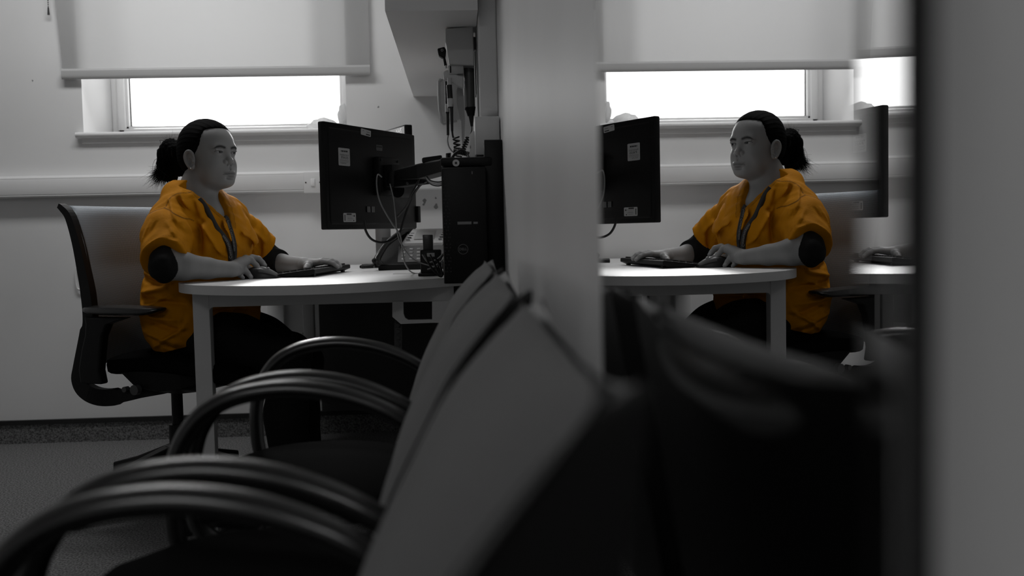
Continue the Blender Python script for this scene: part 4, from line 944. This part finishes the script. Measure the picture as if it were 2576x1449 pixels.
# skull and face, millimetres in the head's own frame
B.ell(H(-8, 0, 40), HM(91, 73, 78), HR, k=.012); B.ell(H(29, 0, 42), HM(56, 59, 50), HR, k=.02)
B.ell(H(28, 0, -12), HM(58, 60, 76), HR, k=.02); B.ell(H(36, 0, -46), HM(52, 53, 44), HR, k=.02)
B.ell(H(74, 0, -76), HM(20, 26, 16), HR, k=.02); B.ell(H(38, 0, -78), HM(44, 46, 20), HR, k=.025)
for s in (-1, 1):
    B.ell(H(51, 30*s, -25), HM(31, 26, 30), HR, k=.016); B.ell(H(46, 34*s, -52), HM(26, 22, 26), HR, k=.018)
    B.ell(H(73, 26*s, 28), HM(11, 21, 9), HR, k=.018)
    B.ell(H(97, 29*s, 13), HM(14, 18, 9.5), HR, k=.012, sub=True)
B.ell(H(70, 0, -50), HM(25, 31, 28), HR, k=.016)
B.cap(H(81, 0, 16), H(93, 0, -10), .0065, .0085, k=.012); B.ell(H(95, 0, -15), HM(11.5, 10.5, 9.5), HR, k=.006)
for s in (-1, 1): B.ell(H(87, 14*s, -19.5), HM(9.5, 7, 7.5), HR, k=.0022)
for s in (-1, 1): B.ell(H(93, 7*s, -27), HM(5.5, 3.6, 3.6), HR, k=.002, sub=True)
B.ell(H(94, 0, -37), HM(4, 4, 8), HR, k=.006, sub=True)
B.ell(H(91, 0, -51), HM(9, 22, 4.6), HR, k=.005); B.ell(H(90, 0, -60), HM(9, 18, 5.2), HR, k=.006)
B.chain([H(94, -25, -57.5), H(98, -12, -55.6), H(100, 0, -55.2), H(98, 12, -55.6), H(94, 25, -57.5)], [.0006, .001, .001, .001, .0006], k=.0025, sub=True); B.ell(H(94, 0, -69), HM(6, 15, 3.5), HR, k=.008, sub=True)
# eyelids
EY = [H(68.5, 31*s, 12.5) for s in (-1, 1)]
for s, e in zip((-1, 1), EY):
    B.ell(e, HM(14.6, 15.6, 12.8), HR, k=.005)
    B.ell(e+HR@np.array([.0135, 0, -.0002]), HM(9, 13.2, 3.1), HR, k=.0012, sub=True)
    B.cap(e+HR@np.array([.0128, -.012, .0062]), e+HR@np.array([.0128, .012, .0062]), .0022, .0022, k=.003)
    B.cap(e+HR@np.array([.0145, -.012, .0092]), e+HR@np.array([.0145, .012, .0092]), .0005, .0005, k=.002, sub=True)
# ears
for s in (-1, 1):
    el = lambda x, y, z: H(2+x*.92, (72+y)*s, -11+z*.92)
    Re = HR@np.array([[math.cos(.25), -s*math.sin(.25), 0], [s*math.sin(.25), math.cos(.25), 0], [0, 0, 1]]).T
    B.ell(el(0, 3, 0), HM(16, 5, 28), Re, k=.005)
    rim = [(12, 2, 10), (11, 5, 22), (2, 9, 30), (-10, 11, 27), (-17, 12, 14), (-16, 11, -2), (-9, 9, -16), (0, 6, -26), (8, 3, -27), (12, 1, -20)]
    _rs = [.0034, .004, .0044, .0046, .0044, .0042, .0044, .0056, .0055, .0036]; _rp = spline(rim, 3); B.chain([el(*p) for p in _rp], list(np.interp(np.linspace(0, 9, len(_rp)), range(10), _rs)), k=.002)
    B.ell(el(1, 12, -4), HM(8.5, 9, 12), Re, k=.001, sub=True); B.chain([el(4, 11, 14), el(-6, 12, 12), el(-9, 12, 2)], [.0032, .003, .0025], k=.0025, sub=True)
    B.ell(el(12, 5, -4), HM(4, 4, 5), Re, k=.003)
# arms
B.chain([RS, RE], [.052, .043], k=.03); fa = RE+(RW-RE)*.25
B.chain([RE, fa+np.array([0, 0, .003]), RE+(RW-RE)*.62, RW], [.040, .041, .031, .0235], k=.012)
B.chain([LS, LE], [.050, .040], k=.03); fb = LE+(LW-LE)*.3-np.array([0, 0, .003])
B.chain([LE, fb, LW], [.037, .032, .022], k=.012)
# right hand round the mouse: palm and five fingers
kn = [W(634, 648, 3.212), W(617, 650, 3.190), W(602, 656, 3.168), W(589, 666, 3.148)]
pip = [W(651, 652, 3.216), W(632, 655, 3.188), W(611, 670, 3.155), W(594, 681, 3.134)]
dip = [W(660, 661, 3.214), W(645, 668, 3.184), W(623, 687, 3.148), W(604, 693, 3.128)]
tip = [W(666, 668, 3.212), W(652, 677, 3.180), W(631, 697, 3.144), W(611, 699, 3.124)]
for i in range(4):
    B.cap(RW+np.array([0, -.012+.008*(3-i), 0]), kn[i]-np.array([0, 0, .003]), .0165, .0115, k=.012)
for i in range(4):
    r = [.0098, .0100, .0094, .0082][i]
    B.chain([kn[i], pip[i], dip[i], tip[i]], [r*1.12, r, r*.88, r*.78], k=.0035)
B.chain([RW+np.array([.012, .014, -.004]), W(622, 676, 3.235), W(642, 684, 3.238), W(656, 688, 3.234)], [.017, .0125, .0105, .009], k=.008)
# left hand on the keyboard
kl = [W(808, 658, 3.405), W(811, 656, 3.43), W(812, 655, 3.455), W(809, 656, 3.48)]
pl = [W(828, 660, 3.40), W(833, 658, 3.43), W(834, 657, 3.465), W(828, 658, 3.50)]
tl = [W(850, 671, 3.395), W(856, 669, 3.43), W(855, 667, 3.475), W(844, 667, 3.515)]
for i in range(4): B.cap(LW+np.array([0, -.012+.009*i, .0]), kl[i]-np.array([0, 0, .002]), .0165, .0108, k=.012)
for i in range(4):
    r = [.0092, .0095, .009, .008][i]; B.chain([kl[i], pl[i], (pl[i]+tl[i])/2+np.array([0, 0, .003]), tl[i]], [r*1.1, r, r*.88, r*.75], k=.0035)
B.chain([LW+np.array([.005, -.012, -.004]), W(776, 667, 3.395), W(772, 673, 3.365), W(770, 676, 3.348)], [.0155, .012, .0105, .0088], k=.007)

def head_local(P): return ((P-HC)@HR)*1000
def tone_body(P):
    nl = np.zeros(len(P))
    for tp, dp in list(zip(tip, dip))+list(zip(tl, pl)):
        ax_ = nrm(tp-dp); c_ = tp-ax_*.002+nrm(np.array([0, -.7, .75])-ax_*(np.array([0, -.7, .75])@ax_))*.0068; nl = np.maximum(nl, 1/(1+np.exp((np.linalg.norm(P-c_, axis=1)-.0052)/.0004)))
    L = head_local(P); x, y, z = L[:, 0], L[:, 1], L[:, 2]; t = np.ones(len(P)); ay = np.abs(y)
    # eyebrows
    zb = 25.5+.0*ay+4*np.exp(-((ay-30)/14)**2)-3*(ay > 42)*(ay-42)/6
    m = np.exp(-((z-zb)/(4.0-1.5*np.clip((ay-36)/14, 0, 1)))**2)*(1/(1+np.exp(-(ay-11)/1.5)))*(1/(1+np.exp((ay-47)/2)))*(x > 40)*(ay < 60)
    t *= 1-.96*np.clip(m*1.3, 0, 1)
    # lash lines
    for s in (-1, 1):
        u = (y-31*s)/13.5; zz = z-12.5; arch = 3.3*np.sqrt(np.clip(1-u*u, 0, 1)); m = (np.abs(u) < 1.08)*(x > 55)*np.exp(-((zz-arch-.3)/.95)**2); t *= 1-.9*m
        m = (np.abs(u) < 1.0)*(x > 55)*np.exp(-((zz+arch+.4)/.8)**2); t *= 1-.35*m
    # lips
    cup = -48.4+1.2*np.exp(-((ay-6)/4)**2)-.0042*ay**2*1.6
    m = (x > 60)*(ay < 24)*(z < cup)*(z > -65.5+.02*ay**2); t *= 1-.30*m
    m = (x > 60)*np.exp(-((z+55.2+.005*ay**2)/1.4)**2)*(ay < 26); t *= 1-.55*m
    return t*(1+.35*nl)
person = thing('person', (-.97, 3.15, 0), 'person with a black ponytail and orange scrub top, seated typing at the desk', 'person')
FH = .0013
lo_h = H(0, 0, 0)-np.array([.17, .17, .13]); hi_h = H(0, 0, 0)+np.array([.16, .17, .17])
def clipbox(V_, F_, keep):
    c = V_[F_].mean(1); F2 = F_[keep(c)]; used = np.unique(F2); mp_ = -np.ones(len(V_), int); mp_[used] = np.arange(len(used)); return V_[used], mp_[F2]
vs_h, fs_h = B.mesh(lo_h, hi_h, FH); vs_h = taubin(vs_h, fs_h, 1, .4)
zcut = HC[2]-.118
inh = lambda c: (c[:, 2] > zcut) & (np.linalg.norm(c[:, :2]-HC[:2], axis=1) < .15)
vs_h, fs_h = clipbox(vs_h, fs_h, inh)
boxes = [(vs_h, fs_h)]
def hand_region(lo, hi):
    v_, f_ = B.mesh(lo, hi, .0016); v_ = taubin(v_, f_, 1, .4); return clipbox(v_, f_, lambda c: ((c > np.array(lo)+.004) & (c < np.array(hi)-.004)).all(1))
r_lo, r_hi = np.array([RW[0]-.03, 3.02, .735]), np.array([-.66, 3.30, .86])
l_lo, l_hi = np.array([LW[0]-.03, 3.30, .735]), np.array([-.44, 3.56, .86])
boxes.append(hand_region(r_lo, r_hi)); boxes.append(hand_region(l_lo, l_hi))
v_b, f_b = B.mesh((-1.2, 2.8, .50), (-.42, 3.72, 1.14), .0036); v_b = taubin(v_b, f_b, 1, .4)
def outside(c):
    k = ~((c[:, 2] > zcut+.003) & (np.linalg.norm(c[:, :2]-HC[:2], axis=1) < .147))
    for lo, hi in ((r_lo, r_hi), (l_lo, l_hi)): k &= ~((c > lo+.007) & (c < hi-.007)).all(1)
    return k
boxes.append(clipbox(v_b, f_b, outside))
off = 0; VV = []; FF = []
for v_, f_ in boxes: VV.append(v_); FF.append(f_+off); off += len(v_)
VV = np.concatenate(VV); FF = np.concatenate(FF)
body = np_mesh('body', VV, FF, M_SKIN, person, tone_body(VV))
# eyes
for s, e in zip((-1, 1), EY):
    gz = nrm(HF*math.cos(.50)+HL*math.sin(.50)-UPV*.06)
    bm = bmesh.new(); bmesh.ops.create_uvsphere(bm, u_segments=40, v_segments=30, radius=.0121); me = bpy.data.meshes.new('eye')
    for f_ in bm.faces:
        f_.smooth = True; c = f_.calc_center_median().normalized(); f_.material_index = 1 if c.z > math.cos(.60) else 0
    rot = Vector((0, 0, 1)).rotation_difference(Vector(gz)).to_matrix()
    for v in bm.verts: v.co = rot @ v.co + Vector(e+HR@np.array([.0012, 0, 0]))
    bm.to_mesh(me); bm.free(); me.materials.append(M_EYE); me.materials.append(M_IRIS)
    o = bpy.data.objects.new('eye', me); SC.collection.objects.link(o); attach(o, person)
er = H(7, -81, -37); MB().cyl(er, er+HR@np.array([0, -.002, 0]), .0026, .0018, n=14).build('earring', mat('earring_pearl', .9, .1, metal=.5), person)

# hair: a close cap swept back, and a ponytail of many strands
Hh = SDF()
Hh.ell(H(-10, 0, 41), HM(97, 79, 84), HR, k=.01); Hh.ell(H(-38, 0, -4), HM(66, 66, 66), HR, k=.03); Hh.ell(H(32, 0, 46), HM(62, 66, 52), HR, k=.02)
def hair_post(P, d):
    L = head_local(P); x, y, z = L.T; ay = np.abs(y)
    g = np.interp(z, [-40, -12, -2, 5, 18, 40, 60, 80], [-26, -24, -8, 10, 24, 36, 38, 40])
    h1 = x-g+.8*np.sin(z*.5)+.6*np.sin(z*1.3); h2 = (73+.25*x-z)*.95
    cut = np.minimum(h1, h2); cut = np.maximum(cut, -(z+64+.25*x))
    # strands combed back
    th_ = np.arctan2(y, z+5); strand = .0004*np.sin(th_*46+.02*x)+.0003*np.sin(th_*97-.03*x)
    k = .004; e = cut/1000; h = np.clip(.5-.5*(d-e)/k, 0, 1)
    return e+(d-e)*(1-h)+k*h*(1-h)+strand if False else np.maximum(d+strand+.0052*np.exp(np.clip(cut, -60, 0)/9), e)
vh, fh = Hh.mesh(lo_h-.01, hi_h, .002, hair_post); vh = taubin(vh, fh, 1, .5)
np_mesh('hair_cap', vh, fh, M_HAIR, person)
Pt = SDF(); tie = W(446, 383, 3.335)
Pt.chain([tie, W(432, 375, 3.35), W(422, 392, 3.36), W(420, 420, 3.365), W(418, 445, 3.365)], [.032, .034, .034, .030, .020], k=.02); Pt.cap(tie, W(454, 432, 3.33), .030, .020, k=.02); Pt.cap(W(440, 420, 3.35), W(436, 455, 3.355), .024, .014, k=.02)
vp, fp_ = Pt.mesh((-1.22, 3.24, .98), (-.93, 3.46, 1.28), .003, lambda P, d: d+.004+.0012*np.sin(P[:, 0]*520+P[:, 2]*60)+.001*np.sin(P[:, 1]*600+P[:, 2]*90))
tail = np_mesh('ponytail', vp, fp_, M_HAIR, person)
stv = MB(); r3 = np.random.RandomState(5)
for k in range(900):
    a = r3.uniform(0, 2*math.pi); rad = r3.uniform(.3, 1)**.5
    s0 = tie+np.array([.018*math.cos(a)*rad, .024*math.sin(a)*rad, .018*math.sin(a*2+1)*rad])
    mid = W(424+r3.normal(0, 9), 385+r3.normal(0, 10), 3.36+r3.normal(0, .02))
    m2 = W(418+r3.normal(0, 9), 420+r3.normal(0, 8), 3.365+r3.normal(0, .022))
    L_ = r3.uniform(0, 1); e_ = W(413+r3.normal(0, 15)-9*L_, 452+r3.normal(0, 11)+5*(1-L_), 3.365+r3.normal(0, .028))
    if r3.rand() < .25: e_ = W(392+r3.normal(0, 6), 446+r3.normal(0, 12), 3.36)
    pts = spline([s0, mid, m2, e_+np.array([r3.normal(-.006, .006), 0, r3.normal(.002, .004)])], 4)
    stv.tube(pts, [.0010*(1-.9*(i/(len(pts)-1))**2) for i in range(len(pts))], 3, cap=False)
for k in range(60):   # short flyaway hairs
    q = (428+r3.normal(0, 8), 352+r3.normal(0, 4)) if k < 30 else (572+r3.normal(0, 3), 322+r3.normal(0, 3))
    p0 = W(q[0], q[1]+8, 3.33 if k < 30 else 3.27); dv_ = np.array([r3.normal(.0, .01), r3.normal(0, .004), r3.uniform(.01, .028)]) if k < 30 else np.array([r3.uniform(.002, .012), 0, -r3.uniform(.004, .018)])
    stv.tube([p0, p0+dv_*.5+np.array([.002, 0, 0]), p0+dv_], [.00028, .0002, .0001], 3, cap=False)
stv.build('loose_strands', M_HAIR, tail, ang=80)
hb = MB(); hb.tube([tie+.026*(math.cos(a)*nrm(np.array([.1, .3, 1]))+math.sin(a)*nrm(np.array([.3, 1, -.2]))) for a in np.linspace(0, 6.28, 24)[:-1]], .006, 8, closed=True); hb.build('hair_tie', M_UNDER, person)

# ------------------------------------------------------------------ scrub top
S = SDF()
S.ell((-.936, 3.225, .635), (.166, .215, .175), TR, k=.04); S.ell((-.938, 3.235, .755), (.150, .195, .13), TR, k=.06)
S.ell((-.930, 3.25, .87), (.132, .19, .115), TR, k=.06); S.ell((-.94, 3.26, .945), (.10, .185, .07), TR, k=.05)
S.cap(W(445, 522, 3.13), W(574, 525, 3.39), .045, .042, k=.05); S.cap(T(-.03, -.06, 1.01), T(-.03, .06, 1.01), .05, .05, k=.05)
S.cap(T(.055, -.08, .86), T(.055, .08, .86), .075, .075, k=.04)
S.chain([W(470, 470, 3.24), W(468, 462, 3.29), W(490, 470, 3.33)], [.030, .028, .030], k=.035)
sl0 = RS; sdir = nrm(RE-RS); hemR = RS+sdir*.176
S.chain([RS, RS+sdir*.06, hemR], [.060, .069, .074], k=.03)
ldir = nrm(LE-LS); hemL = LS+ldir*.150
S.chain([LS, LS+ldir*.08, hemL], [.054, .058, .068], k=.03)
def seg2(P, a, b):
    # distance in the picture-parallel plane (world X/Z) to a stroke a-b
    ab = np.array([b[0]-a[0], b[2]-a[2]]); pa = np.stack([P[:, 0]-a[0], P[:, 2]-a[2]], 1); h = np.clip((pa@ab)/(ab@ab), 0, 1)
    return np.sqrt(((pa-h[:, None]*ab)**2).sum(1)), h
FOLDS = [   # (pixel a, pixel b, depth Y, height, width)
 ((425, 500), (470, 560), 3.08, .005, .008), ((440, 495), (505, 560), 3.10, -.006, .010), ((455, 480), (520, 590), 3.12, .007, .009), ((505, 560), (545, 620), 3.1, .007, .007),
 ((470, 500), (500, 600), 3.08, -.010, .014), ((492, 560), (496, 640), 3.05, -.012, .014), ((545, 620), (565, 645), 3.12, .006, .007),
 ((550, 500), (600, 580), 3.3, .006, .006), ((560, 500), (612, 620), 3.3, -.005, .007), ((575, 505), (622, 630), 3.32, .007, .006), ((590, 520), (600, 560), 3.34, -.005, .007), ((600, 560), (628, 632), 3.3, .006, .006),
 ((640, 580), (662, 610), 3.4, .008, .008), ((650, 600), (645, 650), 3.4, -.010, .012), ((560, 600), (560, 660), 3.1, -.004, .010),
 ((385, 560), (372, 620), 3.02, .005, .008), ((400, 560), (385, 600), 3.0, -.004, .008), ((470, 600), (430, 560), 3.0, .005, .010), ((440, 560), (485, 610), 3.0, -.005, .010),
 ((360, 735), (430, 720), 3.1, .010, .012), ((362, 752), (480, 760), 3.1, -.010, .013), ((365, 775), (430, 745), 3.1, .008, .010), ((352, 790), (470, 800), 3.1, .009, .012), ((380, 800), (480, 830), 3.1, -.009, .012),
 ((395, 870), (480, 820), 3.1, .008, .009), ((360, 830), (470, 860), 3.1, .006, .012), ((352, 700), (420, 715), 3.1, -.010, .012), ((380, 845), (470, 880), 3.1, -.006, .010), ((355, 765), (395, 790), 3.1, .006, .008),
 ((560, 770), (620, 780), 3.1, .006, .008), ((530, 785), (600, 770), 3.1, -.006, .008)]
FW = [(W(*a, Y), W(*b, Y), h_, w_) for a, b, Y, h_, w_ in FOLDS]
NECK0, NECK1 = T(-.02, 0, .98), T(-.045, 0, 1.09)
def scrub_post(P, d):
    q = (P-TC)@TR; x, y, z = q.T
    v_ = np.maximum(np.maximum((np.abs(y+.022)-(z-.918)*.62)*.85, -(x-.0)), z-1.08); fade = np.clip((v_-.004)/.02, 0, 1)
    for a, b, h_, w_ in FW:
        near = (np.abs(P[:, 0]-(a[0]+b[0])/2) < .14) & (np.abs(P[:, 2]-(a[2]+b[2])/2) < .14)
        if not near.any(): continue
        dd, t = seg2(P[near], a, b); d[near] -= fade[near]*1.7*h_*np.exp(-(dd/(w_*.72))**2)*(.35+.65*np.sin(np.pi*np.clip(t*.9+.05, 0, 1)))
    d = d+.0022*np.sin(P[:, 0]*46+P[:, 2]*31+2*np.sin(P[:, 1]*25))*np.sin(P[:, 2]*38-P[:, 1]*21)+.0012*np.sin(P[:, 0]*120-P[:, 2]*90+3*np.sin(P[:, 1]*40))
    # sleeve openings
    cutR = (P-hemR)@sdir-.006*np.sin(P[:, 0]*60); nearR = np.linalg.norm(P-(hemR+sdir*.05), axis=1)-.12
    d = np.maximum(d, -np.maximum(-cutR, nearR))
    cutL = (P-hemL)@ldir; nearL = np.linalg.norm(P-(hemL+ldir*.05), axis=1)-.105
    d = np.maximum(d, -np.maximum(-cutL, nearL))
    # hem
    d = np.maximum(d, .528+.22*np.maximum(x-.0, 0)+.2*np.maximum(-x-.08, 0)+.006*np.sin(y*30)-z)
    # neck opening and v
    n_ = SDF.one(('c', NECK0, NECK1, .066, .064, 0, False), P); n_ = np.maximum(n_, 1.012+(-x)*.55-z)
    return np.maximum(d, -np.minimum(n_, v_))
vs_s, fs_s = S.mesh((-1.16, 2.86, .49), (-.60, 3.66, 1.12), .003, scrub_post); vs_s = taubin(vs_s, fs_s, 1, .5)
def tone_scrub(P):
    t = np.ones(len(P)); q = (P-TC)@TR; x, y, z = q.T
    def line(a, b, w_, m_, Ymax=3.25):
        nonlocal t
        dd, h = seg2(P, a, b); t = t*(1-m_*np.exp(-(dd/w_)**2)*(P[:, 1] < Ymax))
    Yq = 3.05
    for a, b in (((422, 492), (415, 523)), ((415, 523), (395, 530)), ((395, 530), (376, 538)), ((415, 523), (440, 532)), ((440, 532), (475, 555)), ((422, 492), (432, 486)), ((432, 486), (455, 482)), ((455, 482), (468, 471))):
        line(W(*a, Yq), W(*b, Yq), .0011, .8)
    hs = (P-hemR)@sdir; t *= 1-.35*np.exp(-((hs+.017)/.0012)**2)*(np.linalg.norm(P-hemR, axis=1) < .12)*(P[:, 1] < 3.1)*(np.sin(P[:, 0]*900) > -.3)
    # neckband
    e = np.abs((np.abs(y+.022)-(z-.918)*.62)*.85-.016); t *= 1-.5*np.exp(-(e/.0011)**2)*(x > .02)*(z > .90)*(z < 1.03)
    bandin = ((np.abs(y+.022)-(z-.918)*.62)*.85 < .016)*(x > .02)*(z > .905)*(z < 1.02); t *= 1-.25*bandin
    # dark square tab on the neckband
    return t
top = np_mesh('scrub_top', vs_s, fs_s, M_SCRUB, person, tone_scrub(vs_s)); top['label'] = 'orange short-sleeved v-neck scrub top'
# undersleeves
for (A, Bq, hem, C_, dirv, r0, r1, nm) in ((RS, RE, hemR, RW, sdir, .054, .047, 'undersleeve'), (LS, LE, hemL, LW, ldir, .052, .048, 'undersleeve')):
    U = SDF(); U.chain([A+dirv*.05, Bq], [r0, r1-.003], k=.01); U.chain([Bq, Bq+(C_-Bq)*.25], [r1-.002, .045 if A is RS else .044], k=.02)
    fd = nrm(C_-Bq); lim = .010 if A is RS else .050
    v_, f_ = U.mesh(np.minimum(A, Bq)-.12, np.maximum(A, Bq)+.12, .003, lambda P, d: np.maximum(d+.0014*np.sin(((P-Bq)@fd)*190)*np.sin(P[:, 2]*60), (P-Bq)@fd-lim+.004*np.sin(P[:, 2]*70)))
    np_mesh(nm, taubin(v_, f_, 1, .5), f_, M_UNDER, person)
# trousers
Q = SDF(); hipR, hipL = np.array([-.975, 3.12, .60]), np.array([-.90, 3.34, .60])
kR, kL = W(728, 893, 3.04), W(760, 912, 3.28); aR, aL = np.array([kR[0]+.005, kR[1], .12]), np.array([kL[0]+.0, kL[1]+.02, .12])
Q.ell((-.945, 3.225, .615), (.12, .175, .065), TR, k=.03); Q.chain([hipR, (hipR+kR)/2, kR], [.070, .080, .066], k=.04); Q.chain([hipL, (hipL+kL)/2, kL], [.070, .080, .068], k=.04)
Q.chain([kR, (kR+aR)/2+np.array([-.02, 0, 0]), aR], [.066, .064, .055], k=.02); Q.chain([kL, (kL+aL)/2+np.array([-.015, 0, 0]), aL], [.066, .062, .055], k=.02)
v_, f_ = Q.mesh((-1.16, 2.92, .08), (-.45, 3.55, .74), .006, lambda P, d: np.maximum(d+.003*np.sin(P[:, 0]*50+P[:, 2]*60)*np.sin(P[:, 1]*40), .10-P[:, 2])); np_mesh('trousers', taubin(v_, f_, 2, .5), f_, M_TROUSER, person)
for a_ in (aR, aL):
    Z_ = SDF(); Z_.chain([a_+np.array([-.01, 0, -.02]), a_+np.array([-.02, 0, -.07]), a_+np.array([.07, -.02, -.08]), a_+np.array([.15, -.04, -.09])], [.04, .042, .042, .030], k=.03)
    v_, f_ = Z_.mesh(a_-np.array([.12, .12, .14]), a_+np.array([.24, .1, .06]), .005, lambda P, d: np.maximum(d, .002-P[:, 2])); np_mesh('shoe', taubin(v_, f_, 1, .5), f_, M_BLACK, person)

# lanyard lying on the chest, with its printed words
def drop(p, dr, s0=-.10):
    p = np.array(p, float); dr = nrm(dr); t = s0
    for _ in range(60):
        q = (p+dr*t)[None]; d = scrub_post(q, S.ev(q))[0]
        if d < .0008: break
        t += max(d*.7, .0006)
        if t > .25: break
    return p+dr*t
VD = nrm(W(560, 580, 3.2)-CAM)
def lan(uvs, n=10):
    P_ = [drop(W(u, v, 3.12), VD) for u, v in uvs]; return spline(P_, n)
M_LAN = mat('lanyard_webbing', .022, .6); M_LANT = mat('lanyard_print', .30, .5)
lroot = empty('lanyard', T(.15, 0, .9)); attach(lroot, person)
def strap(uvs, wdt, txts, flip=1):
    P_ = lan(uvs); N = len(P_)
    for _ in range(3): P_ = [P_[0]]+[(P_[i-1]+P_[i]*2+P_[i+1])/4 for i in range(1, N-1)]+[P_[-1]]
    tang = [nrm(P_[min(i+1, N-1)]-P_[max(i-1, 0)]) for i in range(N)]; nn = [nrm(-VD+t*(VD@t)) for t in tang]; sd = [np.cross(t, n_) for t, n_ in zip(tang, nn)]
    cu_ = np.concatenate([[0], np.cumsum([np.linalg.norm(P_[i+1]-P_[i]) for i in range(N-1)])])
    g = [[P_[i]+nn[i]*.003+sd[i]*wdt*a for a in (-.5, 0, .5)] for i in range(N)]
    MB().sheet(g).build('strap', M_LAN, lroot, solid=.0012)
    def at(s_, off_, up_):
        s_ = np.clip(s_, 0, cu_[-1]-1e-6); i = min(int(np.searchsorted(cu_, s_, 'right'))-1, N-2); f_ = (s_-cu_[i])/(cu_[i+1]-cu_[i])
        lp = lambda A: A[i]*(1-f_)+A[i+1]*f_
        return lp(P_)+lp(nn)*up_+lp(sd)*off_
    mb = MB()
    for s_, txt, sz in txts:
        vt, ft = text_geo(txt, sz, 'LEFT', 2); mb.add([at(s_+flip*x, -y*flip, .0041) for x, y, z in vt], ft)
    if txts: mb.build('lanyard_text', M_LANT, lroot, smooth=False)
strap([(500, 500), (515, 518), (530, 545), (545, 573), (560, 592), (573, 612), (580, 640), (581, 668)], .0165, [(.128, 'Communication •', .0125), (.222, 'Care', .011)] if False else [(.225, '. Communication', .0125)], -1)
strap([(566, 545), (572, 553), (578, 572), (585, 595), (590, 620), (590, 645), (586, 668)], .015, [(.016, 'Care Respect Communication', .0105)], 1)
bpy.context.view_layer.update()
